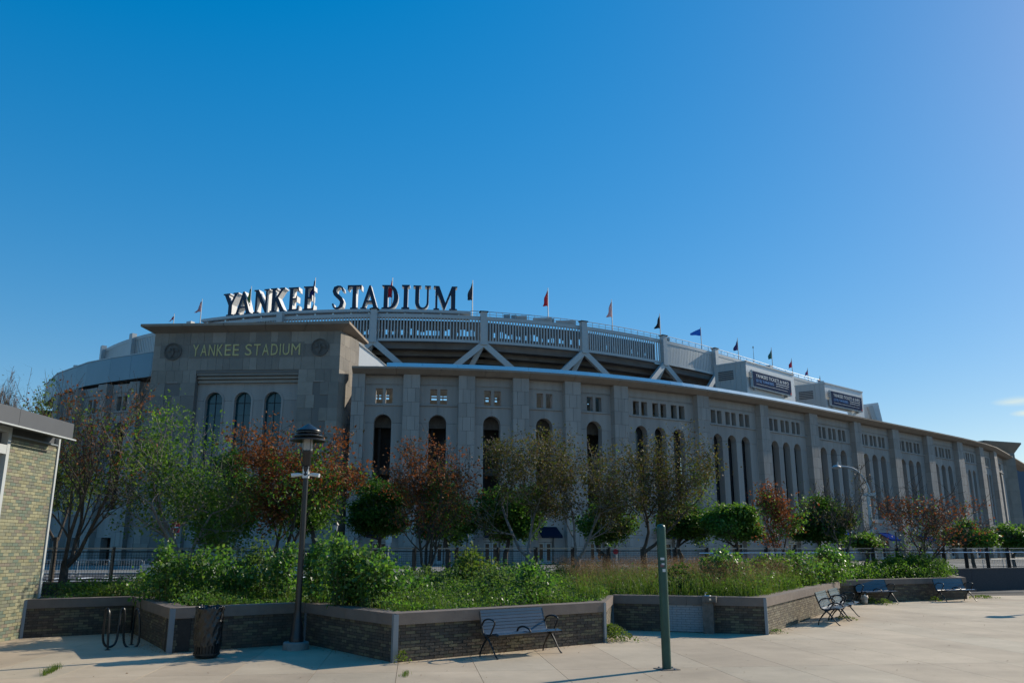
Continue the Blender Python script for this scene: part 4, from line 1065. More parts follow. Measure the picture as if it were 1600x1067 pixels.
for z, s, mm in ((1.99, .045, 'rail'), (1.90, .03, 'fence'), (1.12, .03, 'fence')):
    m = MB(); m.beam(FA + fenU * t0 + Vector((0, 0, z)), FA + fenU * t1 + Vector((0, 0, z)), s, s); m.build('rail', M[mm], fen)
m = MB(); m.tube([FA + fenU * 46 - fenN * .22 + Vector((0, 0, 1.8)), FA + fenU * t1 - fenN * .22 + Vector((0, 0, 1.8))], .028, 6); m.build('handrail', M['chrome'], fen)
wv = []; wf_ = []
def wire(a, b_, w):
    i = len(wv); side = fenU * w if abs(a.z - b_.z) > .1 else Vector((0, 0, w))
    for p in (a - side, a + side, b_ + side, b_ - side): wv.append(tuple(p))
    wf_.append((i, i + 1, i + 2, i + 3))
t_ = t0
while t_ < 90: a = FA + fenU * t_; wire(a + Vector((0, 0, 1.14)), a + Vector((0, 0, 1.88)), .0035); t_ += .075
for z in np.arange(1.2, 1.88, .075): wire(FA + fenU * t0 + Vector((0, 0, z)), FA + fenU * 90 + Vector((0, 0, z)), .0035)
o = fast('wire_mesh', wv, wf_, M['fence'], fen); o['kind'] = 'stuff'

# ------------------------------------------------------------------ street furniture
def lamp_post(loc, label, group=None, rz=0., cams=True):
    t = thing('lamp_post', label, 'lamp post', loc, rz, group)
    m = MB(); m.lathe((0, 0, 0), [(.26, 0), (.26, .13), (.24, .15)], 22); m.build('concrete_footing', M['foot'], t, True)
    m = MB(); m.lathe((0, 0, .15), [(.145, 0), (.145, .08), (.125, .13), (.115, .32), (.095, .40), (.08, .50), (.072, .6)], 18); m.build('base_casting', M['lampm'], t, True)
    m = MB(); m.lathe((0, 0, .7), [(.068, 0), (.054, 2.85)], 18); m.build('pole', M['lampm'], t, True)
    m = MB(); m.lathe((0, 0, 3.5), [(.062, 0), (.075, .03), (.062, .06), (.07, .10), (.085, .18), (.06, .2), (.09, .24), (.09, .44), (.12, .48), (.12, .53), (.08, .53)], 18); m.build('head_neck', M['lampm'], t, True)
    m = MB(); m.lathe((0, 0, 4.03), [(.095, 0), (.11, .02), (.11, .24), (.09, .30)], 16); m.build('globe', M['bulb'], t, True)
    for r0, r1, z in ((.20, .385, 4.26), (.17, .32, 4.35), (.13, .26, 4.43)):
        m = MB(); m.lathe((0, 0, z), [(r0 * .6, .055), (r0, .05), (r1 * .9, .02), (r1, 0), (r1, -.02), (r1 * .8, .0), (r0, .035)], 28); m.build('louvre_ring', M['lampm'], t, True)
    m = MB(); m.lathe((0, 0, 4.46), [(.27, -.01), (.265, .01), (.16, .07), (.06, .13), (.01, .16)], 28); m.build('cap', M['lampm'], t, True)
    for k in range(4): a = R(45 + 90 * k); m = MB(); m.tube([(.105 * math.cos(a), .105 * math.sin(a), 4.03), (.105 * math.cos(a), .105 * math.sin(a), 4.46)], .009, 5); m.build('cage_rod', M['lampm'], t)
    if cams:
        for s in (-1, 1):
            m = MB(); m.tube([(s * .07, -.02, 3.52), (s * .16, -.03, 3.52), (s * .30, -.06, 3.50)], [.025, .042, .044], 10); m.build('camera_housing', M['camw'], t, True)
        m = MB(); m.box((0, 0, 3.57), (.12, .12, .24)); m.build('junction_box', M['camw'], t)
        m = MB(); m.tube([(-.075, 0, 3.7), (-.14, 0, 3.85), (-.15, 0, 4.0), (-.11, 0, 4.1)], .012, 5); m.build('cable', M['black'], t)
    return t
lb = gz(462, 1014)
lamp_post(lb, 'tall black lamp post with tiered cap and two white cameras beside the trash can')
sh = gz(1556, 964); ll = 4.42 / math.tan(R(SUN_EL)); lo_ = sh + Vector((math.cos(R(SUN_AZ)), math.sin(R(SUN_AZ)), 0)) * ll
lamp_post((lo_.x, lo_.y, 0), 'black lamp post outside the right edge whose cap shadow falls on the plaza', cams=False)
m = gz(1042, 1045)
gp = thing('bollard_pole', 'dark green round steel pole with small stickers standing alone on the plaza', 'pole', m)
mb = MB(); mb.lathe((0, 0, 0), [(.078, 0), (.078, 2.33), (.076, 2.37), (.062, 2.395), (.03, 2.41), (.005, 2.412)], 24); mb.build('post', M['pole'], gp, True)
def stk(z, w, h_, m_, a):
    mb = MB(); n = 4
    for k in range(n):
        a0, a1 = a + (k / n - .5) * w / .079, a + ((k + 1) / n - .5) * w / .079
        mb.poly([(.0795 * math.cos(a0), .0795 * math.sin(a0), z), (.0795 * math.cos(a1), .0795 * math.sin(a1), z), (.0795 * math.cos(a1), .0795 * math.sin(a1), z + h_), (.0795 * math.cos(a0), .0795 * math.sin(a0), z + h_)])
    mb.build('sticker', m_, gp)
stk(1.80, .07, .04, M['sticker'], R(-98)); stk(1.68, .06, .05, M['sticker2'], R(-105)); stk(1.60, .055, .05, M['camw'], R(-82)); stk(1.715, .05, .03, M['camw'], R(-92))

# trash can with black bag folded over the rim
bc = gz(322, 1027)
tr = thing('trash_can', 'slatted black trash can lined with a crumpled black plastic bag', 'trash can', bc); tr.scale = (.86, .86, 1.0)
mb = MB(); mb.lathe((0, 0, 0), [(.24, .02), (.25, .06), (.255, .85), (.245, .86)], 24); mb.build('liner', M['black'], tr, True)
for k in range(26):
    a = 2 * math.pi * k / 26; mb = MB(); mb.beam((.265 * math.cos(a), .265 * math.sin(a), .05), (.275 * math.cos(a), .275 * math.sin(a), .88), .034, .012, up=(math.cos(a), math.sin(a), 0)); mb.build('slat', M['black'], tr)
for z in (.06, .45, .86): mb = MB(); mb.lathe((0, 0, z), [(.27, 0), (.285, 0), (.285, .03), (.27, .03)], 26); mb.build('hoop', M['black'], tr)
V = []; F = []; na, nz_ = 72, 20; rr = np.random.default_rng(3)
for j in range(nz_):
    for i in range(na):
        a = 2 * math.pi * i / na; tt = j / (nz_ - 1)
        if j < 3: r_ = .20 + .04 * j; z = .80 + .055 * j
        else: r_ = .292 + .012 * math.sin(a * 13 + j) + .01 * rr.normal(); z = .93 - (j - 3) * .042 + .012 * math.sin(5 * a + j * .5) - (.03 * (math.sin(a * 3) + 1) if j == nz_ - 1 else 0)
        V.append((r_ * math.cos(a), r_ * math.sin(a), z + .008 * rr.normal()))
for j in range(nz_ - 1):
    for i in range(na): F.append((j * na + i, j * na + (i + 1) % na, (j + 1) * na + (i + 1) % na, (j + 1) * na + i))
o = fast('bag', V, F, M['bag'], tr)

# bike rack
def rp(x, y, Y): return gy(x, y, Y)
def smooth(path, it=2):
    for _ in range(it):
        q = [path[0]]
        for a, b_ in zip(path[:-1], path[1:]): q += [a * .75 + b_ * .25, a * .25 + b_ * .75]
        path = q + [path[-1]]
    return path
g0 = gz(168, 1015); g1 = gz(205, 1007); Yr = g0.y
br = thing('bike_rack', 'black tubular wave bike rack in the shade of the planter wall', 'bike rack', (0, 0, 0))
pth = [g0, rp(170, 975, Yr), rp(171, 953, Yr), rp(166, 949, Yr + .05), rp(164, 962, Yr + .08), rp(160, 995, Yr + .12), rp(163, 1008, Yr + .15), rp(172, 1011, Yr + .2), rp(182, 1004, Yr + .3), rp(186, 975, Yr + .35), rp(189, 953, Yr + .38), rp(193, 949, Yr + .4), rp(195, 956, Yr + .42),
       rp(193, 985, Yr + .45), rp(193, 1005, Yr + .48), rp(201, 1013, Yr + .5), rp(213, 1011, Yr + .55), rp(218, 1000, Yr + .58), rp(218, 965, Yr + .6), rp(216, 951, Yr + .62), rp(212, 951, Yr + .64), rp(210, 965, Yr + .66), g1 + Vector((0, 0, .25)), g1]
mb = MB(); mb.tube(smooth(pth), .024, 8); mb.build('tube', M['black'], br, True)
for g_ in (g0, g1): mb = MB(); mb.lathe(tuple(g_), [(.055, 0), (.055, .012)], 10); mb.build('foot_plate', M['black'], br)

# benches
BL = 1.62
def make_bench(loc, rz, label):
    t = thing('bench', label, 'bench', loc, rz, 'slatted benches on the plaza')
    # profile of seat/back in (y, z): front is -y
    prof = [(-.33, .425), (-.24, .445), (-.12, .43), (0, .41), (.10, .41), (.15, .45), (.18, .53), (.215, .63), (.25, .73), (.28, .84)]
    def along(s):
        seg = []; tot = 0
        for a, b_ in zip(prof[:-1], prof[1:]): l = math.hypot(b_[0] - a[0], b_[1] - a[1]); seg.append((tot, l, a, b_)); tot += l
        s = s * tot
        for t0_, l, a, b_ in seg:
            if s <= t0_ + l + 1e-6:
                k = (s - t0_) / l; return (a[0] + (b_[0] - a[0]) * k, a[1] + (b_[1] - a[1]) * k, math.atan2(b_[1] - a[1], b_[0] - a[0]))
        return (*prof[-1], 1.2)
    for k in range(15):
        y, z, a = along((k + .5) / 15)
        mb = MB(); mb.box((0, y, z), (BL - .06, .052, .012), tilt=Matrix.Rotation(a, 3, 'X')); mb.build('slat', M['slat'], t)
    for s in (-1, 1):
        x = s * (BL / 2 - .02)
        fr_ = bpy.data.objects.new('end_frame', None); C.objects.link(fr_); fr_.parent = t
        mb = MB(); mb.tube([Vector((x, y, z - .02)) for y, z in prof], .019, 6); mb.build('side_rail', M['black'], fr_, True)
        arm = smooth([Vector((x, .20, .56)), Vector((x, .14, .66)), Vector((x, .0, .70)), Vector((x, -.16, .685)), Vector((x, -.22, .64)), Vector((x, -.16, .54)), Vector((x, -.08, .42))])
        mb = MB(); mb.tube(arm, .017, 6); mb.build('armrest', M['black'], fr_, True)
        for pth_ in ([(.12, .42), (-.02, .34), (-.14, .18), (-.25, .04), (-.31, .0)], [(-.12, .42), (.02, .36), (.17, .20), (.24, .08), (.255, .0)]):
            lg = smooth([Vector((x, y, z)) for y, z in pth_]); mb = MB(); mb.tube(lg, [.022] * (len(lg) // 2) + [.016] * (len(lg) - len(lg) // 2), 6); mb.build('leg', M['black'], fr_, True)
    mb = MB(); mb.beam((-BL / 2, .05, .36), (BL / 2, .05, .36), .03, .03); mb.build('stretcher', M['black'], t)
    hump = smooth([Vector((0, .10, .43)), Vector((0, .06, .50)), Vector((0, -.1, .535)), Vector((0, -.26, .50)), Vector((0, -.31, .44))])
    mb = MB(); mb.tube(hump, .02, 6); mb.build('seat_divider', M['black'], t, True)
    return t
def bplace(pf0, pf1):
    """front-leg feet near and far -> location, rotation"""
    d = (pf1 - pf0); th = math.atan2(d.y, d.x); mid = (pf0 + pf1) / 2; n = Vector((math.sin(th), -math.cos(th), 0)); return mid - n * .30, th
l1, r1 = bplace(gz(773, 1030), gz(880, 1020)); r1 = R(38.5)
b0 = make_bench(l1, r1, 'nearest dark slatted bench standing alone in front of the planter wall')
l2, r2 = bplace(gz(1297, 982), gz(1340, 966.5)); r2 = R(60.5)
dup(b0, l2, r2, 'angled slatted bench in front of the sunlit tan brick wall, nearer of the two')
q = Vector((math.cos(r2), math.sin(r2), 0)); p_ = gz(1331, 969.5)
dup(b0, p_ + q * .81 - Vector((math.sin(r2), -math.cos(r2), 0)) * .30, r2, 'angled slatted bench at the far end of the sunlit tan brick wall')
r4 = R(23.5); q = Vector((math.cos(r4), math.sin(r4), 0)); n4 = Vector((math.sin(r4), -math.cos(r4), 0))
dup(b0, gz(1405, 942) - q * .81 - n4 * .3, r4, 'slatted bench with a crumpled white bag at its left leg')
dup(b0, gz(1527, 939) - q * .81 - n4 * .3, r4, 'farthest slatted bench at the right end of the planter walls')

# crumpled bag
V = []; F = []; rr = np.random.default_rng(5)
for j in range(8):
    for i in range(12):
        a = 2 * math.pi * i / 12; t_ = j / 7 * math.pi; r_ = .13 * math.sin(t_) * (1 + .6 * rr.normal() * .6) + .01
        V.append((r_ * math.cos(a) * .8, r_ * math.sin(a), .17 - .17 * math.cos(t_) + .035 * rr.normal() * (0 < j < 7)))
for j in range(7):
    for i in range(12): F.append((j * 12 + i, j * 12 + (i + 1) % 12, (j + 1) * 12 + (i + 1) % 12, (j + 1) * 12 + i))
o = fast('plastic_bag', V, F, M['litter'], None, gz(1352, 944)); tag(o, 'crumpled pale plastic bag on the ground between the benches', 'bag')

# drinking fountain
fp_ = inter(Vector((*WG, 0)), Vector((*WH, 0)), .0) + (Vector((*WH, 0)) - Vector((*WG, 0))).normalized() * ualong(WG, WH, 1108)
frg = frame(WG, WH); fth = math.atan2(frg[1].y, frg[1].x); fl = fp_ + frg[2] * .16
ft = thing('drinking_fountain', 'narrow rough stone drinking fountain against the brick planter wall', 'drinking fountain', (fl.x, fl.y, 0), fth)
mb = MB(); mb.box((0, 0, .43), (.25, .22, .86)); mb.build('pedestal', M['fount'], ft)
mb = MB(); mb.box((.05, -.02, .80), (.33, .28, .14)); mb.build('basin_block', M['fount'], ft)
mb = MB(); mb.lathe((0, -.02, .871), [(.09, 0), (.08, .012), (.04, .003)], 14); mb.build('basin', M['chrome'], ft)
mb = MB(); mb.tube([(-.05, 0, .87), (-.05, 0, .93), (-.03, -.03, .95), (0, -.04, .94)], .012, 6); mb.build('spout', M['chrome'], ft)
mb = MB(); mb.tube([(.08, -.16, .80), (.08, -.175, .80)], .025, 10); mb.build('button', M['chrome'], ft)

# ------------------------------------------------------------------ street objects beyond the fence
arm_b = gy(1366, 868, 62); sl = thing('street_light', 'tall galvanised street light with curved arm reaching left over the road', 'street light', (arm_b.x, 62, 0))
zt3 = gy(1363, 770, 62).z; mb = MB(); mb.tube([(0, 0, 0), (0, 0, zt3)], [.17, .12], 10); mb.build('pole', M['galv'], sl, True)
def rel(x, y): p = gy(x, y, 62); return Vector((p.x - arm_b.x, 0, p.z))
ap = smooth([Vector((-.05, 0, zt3 - .2)), rel(1360, 768), rel(1351, 748), rel(1337, 733), rel(1322, 729), rel(1312, 728.5)])
mb = MB(); mb.tube(ap, .075, 8); mb.build('arm', M['galv'], sl, True)
h_ = rel(1307, 729.5); mb = MB(); mb.lathe(tuple(h_), [(.05, -.14), (.28, -.10), (.34, 0), (.2, .12), (.04, .16)], 12); mb.build('lamp_head', M['galv'], sl, True)
mb = MB(); mb.tube([h_ + Vector((.1, 0, .15)), h_ + Vector((.1, 0, .38))], .06, 6); mb.build('photocell', M['galv'], sl)
mb = MB(); mb.box((.1, 0, zt3 - .1), (.9, .2, .22)); mb.build('clamp', M['galv'], sl)
def lantern(x, yt, Y, lab):
    p = gy(x, yt, Y); t = thing('lantern_post', lab, 'lamp post', (p.x, Y, 0), 0, 'small lantern posts on the street'); h = p.z
    mb = MB(); mb.lathe((0, 0, 0), [(.2, 0), (.12, .5), (.06, .8), (.05, h - .95), (.12, h - .9)], 10); mb.build('post', M['black'], t, True)
    mb = MB(); mb.lathe((0, 0, h - .9), [(.12, 0), (.20, .55)], 8); mb.build('globe', M['bulb'], t)
    mb = MB(); mb.lathe((0, 0, h - .35), [(.27, 0), (.14, .2), (.03, .35)], 8); mb.build('cap', M['black'], t)
lantern(525, 813, 68, 'black lantern post seen just right of the near lamp post')
lantern(730, 822, 68, 'black lantern post between the two round green trees')
lantern(1397, 0 + 812, 66, 'thin lantern post between the curved street light and the bare rust tree')
def street_sign(x, yt, Y, col, w, h, lab, shape='rect', extra=None):
    p = gy(x, yt, Y); t = thing('street_sign', lab, 'sign', (p.x, Y, 0)); mb = MB(); mb.tube([(0, .03, 0), (0, .03, p.z)], .035, 6); mb.build('post', M['galv'], t)
    mb = MB()
    if shape == 'rect': mb.box((0, 0, p.z - h / 2), (w, .02, h))
    else:
        n = 8 if shape == 'oct' else 20; mb.slab((Vector((0, 0, 0)), Vector((1, 0, 0)), Vector((0, -1, 0))), [(w / 2 * math.cos(2 * math.pi * (k + .5) / n), p.z - w / 2 + w / 2 * math.sin(2 * math.pi * (k + .5) / n)) for k in range(n)], [], -.01, .01)
    mb.build('face', col, t)
    if extra:
        for dz, ww, hh, cc in extra: mb = MB(); mb.box((0, -.012, p.z - dz), (ww, .01, hh)); mb.build('plate', cc, t)
street_sign(275, 815, 48, M['sred'], .45, .6, 'small red sign on a thin post behind the left green tree', extra=[(.3, .34, .06, M['white'])])
street_sign(608, 822, 56, M['sblue'], .6, .6, 'round blue and white transit sign on a post in front of the round tree', 'round', [(.32, .34, .2, M['sred']), (.3, .2, .3, M['white']), (.85, .4, .4, M['white']), (1.15, .3, .2, M['camw'])])
street_sign(962, 857, 46, M['sred'], .3, .3, 'small red octagonal sign low on a pale post', 'oct')
street_sign(961.5, 775, 58, M['galv'], .12, .2, 'bare pale pole rising behind the olive trees')
# crowd barriers
def barrier(loc, rz, lab):
    t = thing('crowd_barrier', lab, 'barrier', loc, rz, 'steel crowd barriers along the far kerb')
    mb = MB(); mb.tube([(-1.1, 0, .2), (-1.1, 0, 1.05), (-1.02, 0, 1.13), (1.02, 0, 1.13), (1.1, 0, 1.05), (1.1, 0, .2)], .028, 6); mb.tube([(-1.1, 0, .2), (1.1, 0, .2)], .02, 5); mb.build('frame', M['galv'], t)
    mb = MB()
    for k in range(11): mb.tube([(-.92 + k * .184, 0, .2), (-.92 + k * .184, 0, 1.12)], .011, 4, cap=False)
    o = mb.build('bars', M['galv'], t)
    for s in (-1, 1): mb = MB(); mb.beam((s * .9, -.35, .02), (s * .9, .35, .02), .05, .03); mb.beam((s * .9, 0, .0), (s * .9, 0, .2), .04, .04, up=(1, 0, 0)); mb.build('foot', M['galv'], t)
    return t
ORD = 'first second third fourth fifth sixth seventh eighth ninth tenth eleventh twelfth'.split()
bar0 = None
for k in range(7):
    p = Vector((-35.5 + k * 2.3, 63.0 + .3 * k, .02))
    lab = f'{ORD[k]} crowd barrier from the left, on the kerb seen through the left fence'
    if bar0 is None: bar0 = barrier(p, R(7), lab)
    else: dup(bar0, p, R(7), lab)
for k in range(12):
    p = Vector((38 + k * 2.4, 68.0 + 1.0 * k, .02)); dup(bar0, p, R(22), f'{ORD[k]} crowd barrier from the left, on the kerb right of the planters', 'steel crowd barriers right of the planters')
for k in range(8):
    p = Vector((6 + k * 2.35, 64.5 + .6 * k, .02)); dup(bar0, p, R(14), f'{ORD[k]} crowd barrier from the left, on the kerb behind the olive trees', 'steel crowd barriers behind the olive trees')

def car(loc, rz, paint, lab):
    t = thing('parked_car', lab, 'car', loc, rz); lo = (Vector((0, 0, 0)), Vector((1, 0, 0)), Vector((0, -1, 0)))
    pr = [(-2.25, .35), (-1.85, .28), (1.9, .28), (2.25, .38), (2.28, .68), (2.05, .86), (1.15, .97), (-1.0, 1.0), (-2.15, .98), (-2.27, .7)]
    mb = MB(); mb.slab(lo, pr, [], -.86, .86); b_ = mb.build('body', paint, t)
    bv = b_.modifiers.new('b', 'BEVEL'); bv.width = .07; bv.segments = 3
    cab = [(-1.75, .99), (1.05, .96), (.35, 1.42), (-1.15, 1.45)]
    mb = MB(); mb.slab(lo, cab, [], -.72, .72); c2 = mb.build('cabin', M['glass'], t)
    mb = MB(); mb.slab(lo, [(.36, 1.425), (.30, 1.47), (-1.1, 1.50), (-1.18, 1.455)], [], -.70, .70); mb.build('roof', paint, t)
    for x in (-1.4, 1.42):
        for s in (-1, 1):
            mb = MB(); mb.tube([(x, s * .70, .32), (x, s * .89, .32)], .32, 18); w_ = mb.build('wheel', M['tyre'], t); mb = MB(); mb.tube([(x, s * .88, .32), (x, s * .90, .32)], .2, 12); mb.build('rim', M['galv'], w_)
    for s in (-1, 1): mb = MB(); mb.box((2.22, s * .62, .72), (.1, .34, .14)); mb.build('headlight', M['bulb'], t); mb = MB(); mb.box((-2.24, s * .62, .78), (.08, .3, .16)); mb.build('tail_light', M['sred'], t)
    return t
p = gz(243, 883.5); car((-21.2, 55, .02), R(8), M['car'], 'silver car parked behind the tall shrubs at the left end of the fence')
car((-15.9, 55.8, .02), R(8), M['carw'], 'white car parked behind the shrubs right of the silver car')

# ------------------------------------------------------------------ vegetation
def leaves(name, Pts, size, m, parent, up=.35, seed=1, aspect=.62, fold=.25, kind=False):
    r = np.random.default_rng(seed); n = len(Pts); Pts = np.asarray(Pts)
    d = r.normal(size=(n, 3)); d /= np.linalg.norm(d, axis=1)[:, None]
    nrm = r.normal(size=(n, 3)); nrm[:, 2] += up * 2; nrm /= np.linalg.norm(nrm, axis=1)[:, None]
    d -= nrm * (d * nrm).sum(1)[:, None]; d /= np.linalg.norm(d, axis=1)[:, None] + 1e-9
    e = np.cross(nrm, d); s = size * (.6 + .8 * r.random(n))[:, None]
    V = np.empty((n, 4, 3)); V[:, 0] = Pts - d * s * .5; V[:, 2] = Pts + d * s * .5
    V[:, 1] = Pts + e * s * aspect * .5 + nrm * s * fold * .4 - d * s * .05; V[:, 3] = Pts - e * s * aspect * .5 + nrm * s * fold * .4 - d * s * .05
    F = np.arange(n * 4).reshape(n, 4); o = fast(name, V.reshape(-1, 3), F, m, parent)
    if kind: o['kind'] = 'stuff'
    return o
def skeleton(rs, stems, H, W_, D_, forkz, levels, spread=.55, wob=.12, upb=.25, kids=(2, 4)):
    segs = []; tips = []
    def grow(p, d, L, r, lv):
        n = 4; path = [p.copy()]; rr_ = [r]
        for k in range(n):
            d = (d + Vector((rs.normal() * wob, rs.normal() * wob, rs.normal() * wob * .6 + upb * .12))).normalized(); p = p + d * (L / n); path.append(p.copy()); rr_.append(r * (1 - .45 * (k + 1) / n))
            if lv > 0 and k >= 1:
                for _ in range(rs.integers(1, 3) if k < n - 1 else rs.integers(*kids)):
                    ax = Vector((rs.normal(), rs.normal(), rs.normal() * .45 + upb)).normalized(); dd = (d * (1 - spread) + ax * spread * 1.3).normalized()
                    grow(p.copy(), dd, L * rs.uniform(.5, .78), rr_[-1] * .62, lv - 1)
        segs.append((path, rr_, lv))
        if lv <= 1:
            for q in path[1:]: tips.append((q, lv))
    for k in range(stems):
        a = 2 * math.pi * k / stems + rs.uniform(0, 1); lean = .12 if stems == 1 else rs.uniform(.25, .5)
        grow(Vector((math.cos(a) * .08 * (stems > 1), math.sin(a) * .08 * (stems > 1), forkz)), Vector((math.cos(a) * lean, math.sin(a) * lean, 1)).normalized(), H * .42, 1.0, levels)
    return segs, tips
def tree(kind, label, xb, Y, x0, x1, ytop, ybot, leaf, nl, ls, bark='bark', stems=1, levels=3, fork=.22, tr=.10, spread=.55, clump=.28, depth=None, z0=.1, seed=0, group=None, leafz=None, mix=None, cl=None, up=.35, gap=0., zpow=1.3, ball=False):
    rs = np.random.default_rng(seed + 100); base = gy(xb, 870, Y); base.z = z0
    zt_, zb_ = gy((x0 + x1) / 2, ytop, Y).z, gy((x0 + x1) / 2, ybot, Y).z; X0, X1 = gy(x0, (ytop + ybot) / 2, Y).x - base.x, gy(x1, (ytop + ybot) / 2, Y).x - base.x
    H = zt_ - z0; dep = depth or (X1 - X0)
    t = thing(kind, label, 'tree', tuple(base), 0, group)
    segs, tips = skeleton(rs, stems, H, 1, 1, fork * H, levels, spread)
    P = np.array([q for s in segs for q in s[0]]); lo, hi = np.percentile(P, 1.0, 0), np.percentile(P, 99.0, 0)
    def fit(q):
        fz = max(0, (q[2] - fork * H) / (hi[2] - fork * H)) ** (1.0 if q[2] > hi[2] else zpow); w = min(1, max(0, fz * 2.2)) ** .7
        tx = (q[0] - lo[0]) / (hi[0] - lo[0]) * (X1 - X0) + X0; ty = (q[1] - lo[1]) / (hi[1] - lo[1]) * dep - dep / 2
        return Vector((q[0] * .6 * (1 - w) + tx * w, q[1] * .6 * (1 - w) + ty * w, fork * H + fz * (H - fork * H)))
    tm_ = MB()
    if stems == 1: tm_.tube(smooth([Vector((0, 0, -.15)), Vector((.03, 0, fork * H * .3)), Vector((-.03, .02, fork * H * .7)), Vector((0, 0, fork * H))], 1), [tr * 1.35, tr * 1.15, tr * 1.1, tr * 1.05, tr, tr], 8) if False else tm_.tube([Vector((0, 0, -.15)), Vector((.04, 0, fork * H * .35)), Vector((-.02, .02, fork * H * .7)), Vector((0, 0, fork * H + .05))], [tr * 1.4, tr * 1.12, tr * 1.05, tr], 8)
    else:
        for s in segs[-1:]: pass
        tm_.tube([Vector((0, 0, -.15)), Vector((0, 0, fork * H * .5)), Vector((0, 0, fork * H + .1))], [tr * 1.6, tr * 1.4, tr * 1.2], 8)
    for path, rr_, lv in segs:
        n = 7 if lv >= levels - 0 else (5 if lv > 1 else 3)
        sc_ = tr * (1 if stems == 1 else .75)
        tm_.tube([fit(q) for q in path], [max(.006 * Y / 30, a * sc_) for a in rr_], n, cap=False)
    # fine twigs
    T = np.array([fit(q) for q, lv in tips if True]); 
    tv = []; tf = []
    ntw = min(len(T), 9000) 
    idx = rs.choice(len(T), ntw, replace=False) if len(T) else []
    for k in idx:
        p = T[k]; d = rs.normal(size=3); d[2] = abs(d[2]) * .6; d /= np.linalg.norm(d); L = rs.uniform(.15, .45) * H / 6; w = .0055 * Y / 28
        e = np.cross(d, [0, 0, 1.]); e /= np.linalg.norm(e) + 1e-6; i = len(tv); tv += [p - e * w, p + e * w, p + d * L]; tf.append((i, i + 1, i + 2))
    tm_.build('trunk', M[bark], t)
    if len(tv): o = fast('twigs', tv, tf, M[bark], t); o['kind'] = 'stuff'
    if ball:
        c0 = np.array([(X0 + X1) / 2, 0, ((zt_ + zb_) / 2 - z0)]); rad = np.array([(X1 - X0) / 2, dep / 2, (zt_ - zb_) / 2]); nl_ = 22
        dd = rs.normal(size=(nl_, 3)); dd /= np.linalg.norm(dd, axis=1)[:, None]; dd[:, 2] *= .85; dd[nl_ // 2:, 2] = -np.abs(dd[nl_ // 2:, 2]) * .8; lc_ = c0 + dd * rad * rs.uniform(.35, .95, (nl_, 1)); lr = rs.uniform(.16, .42, nl_)
        k = rs.integers(0, nl_, 7000); d2 = rs.normal(size=(7000, 3)); d2 /= np.linalg.norm(d2, axis=1)[:, None]
        T = lc_[k] + d2 * rad * (lr[k] * rs.uniform(.6, 1.0, 7000))[:, None]; clump = clump * .45
    keep = T if leafz is None else T[(T[:, 2] > leafz[0] * H) & (T[:, 2] < leafz[1] * H)]
    if gap > 0:                                     # whole limbs bare
        cell = np.floor(keep / (H * .12)).astype(int); hsh = (cell[:, 0] * 73 + cell[:, 1] * 37 + cell[:, 2] * 91 + seed * 17) % 101 / 101.; keep = keep[hsh > gap]
    if len(keep) and nl:
        zone = np.sin(keep[:, 0] * 5.1 / H * 2 + seed) + np.sin(keep[:, 1] * 4.3 / H * 2 + seed * 2) - (keep[:, 2] / H - .6) * 3.2 + rs.normal(size=len(keep)) * .25
        thr = np.quantile(zone, 1 - mix[1]) if mix else 9e9
        kA, kB = keep[zone <= thr], keep[zone > thr]
        def spread_pts(n, sig, keep=kA):
            c = keep[rs.integers(0, len(keep), n)]; return c + rs.normal(size=(n, 3)) * sig * np.array([1, 1, .7])
        n1 = nl if not mix else int(nl * (1 - mix[1]))
        o = leaves('crown', spread_pts(n1, clump), ls, M[leaf], t, seed=seed, up=up)
        if mix: leaves('crown', spread_pts(nl - n1, clump, kB), ls, M[mix[0]], t, seed=seed + 1, up=up)
    return t
# trees inside the planting beds
tree('bare_tree', 'dark bare-limbed tree with a few curled brown leaves beside the tiled building', 103, 23.2, 62, 240, 603, 880, 'lru', 1300, .085, stems=3, levels=3, fork=.14, tr=.085, clump=.12, spread=.42, z0=.7, seed=3, leafz=(.55, .98), depth=3.0, gap=.55)
tree('street_tree', 'thin light green tree rising right behind the tiled building roof', 84, 27, 45, 128, 612, 800, 'lyg', 5200, .09, stems=2, levels=3, fork=.3, tr=.06, clump=.16, z0=.2, seed=4, depth=2.5, gap=.3)
tree('street_tree', 'airy light green tree with visible grey branches left of the gate tower arches', 292, 24.6, 168, 392, 640, 850, 'lg', 8800, .10, bark='barkp', stems=3, levels=3, fork=.16, tr=.085, clump=.26, z0=.7, seed=5, mix=('lyg', .4), depth=4.5, gap=.36)
tree('rust_tree', 'rust-brown leaved tree directly behind the near lamp post', 432, 26.2, 380, 556, 678, 860, 'lru', 11000, .105, stems=3, levels=3, fork=.18, tr=.08, clump=.20, z0=.7, seed=6, mix=('lg', .36), depth=3.6, gap=.25)
tree('rust_tree', 'multi-stemmed rust-brown tree between two round green trees', 668, 28.2, 612, 742, 690, 870, 'lru', 6000, .095, stems=4, levels=3, fork=.12, tr=.07, clump=.18, z0=.7, seed=7, mix=('lg', .28), depth=3.0, gap=.3)
tree('olive_tree', 'nearly bare olive-leaved tree left of three in the middle', 826, 29.3, 728, 895, 683, 850, 'lol', 8500, .085, bark='barkp', stems=2, levels=3, fork=.2, tr=.09, clump=.18, z0=.7, seed=8, depth=3.8, gap=.25)
tree('olive_tree', 'nearly bare olive-leaved tree in the middle of three', 902, 30.2, 842, 990, 686, 850, 'lol', 7500, .085, bark='barkp', stems=2, levels=3, fork=.18, tr=.08, clump=.22, z0=.7, seed=9, depth=3.8, gap=.25)
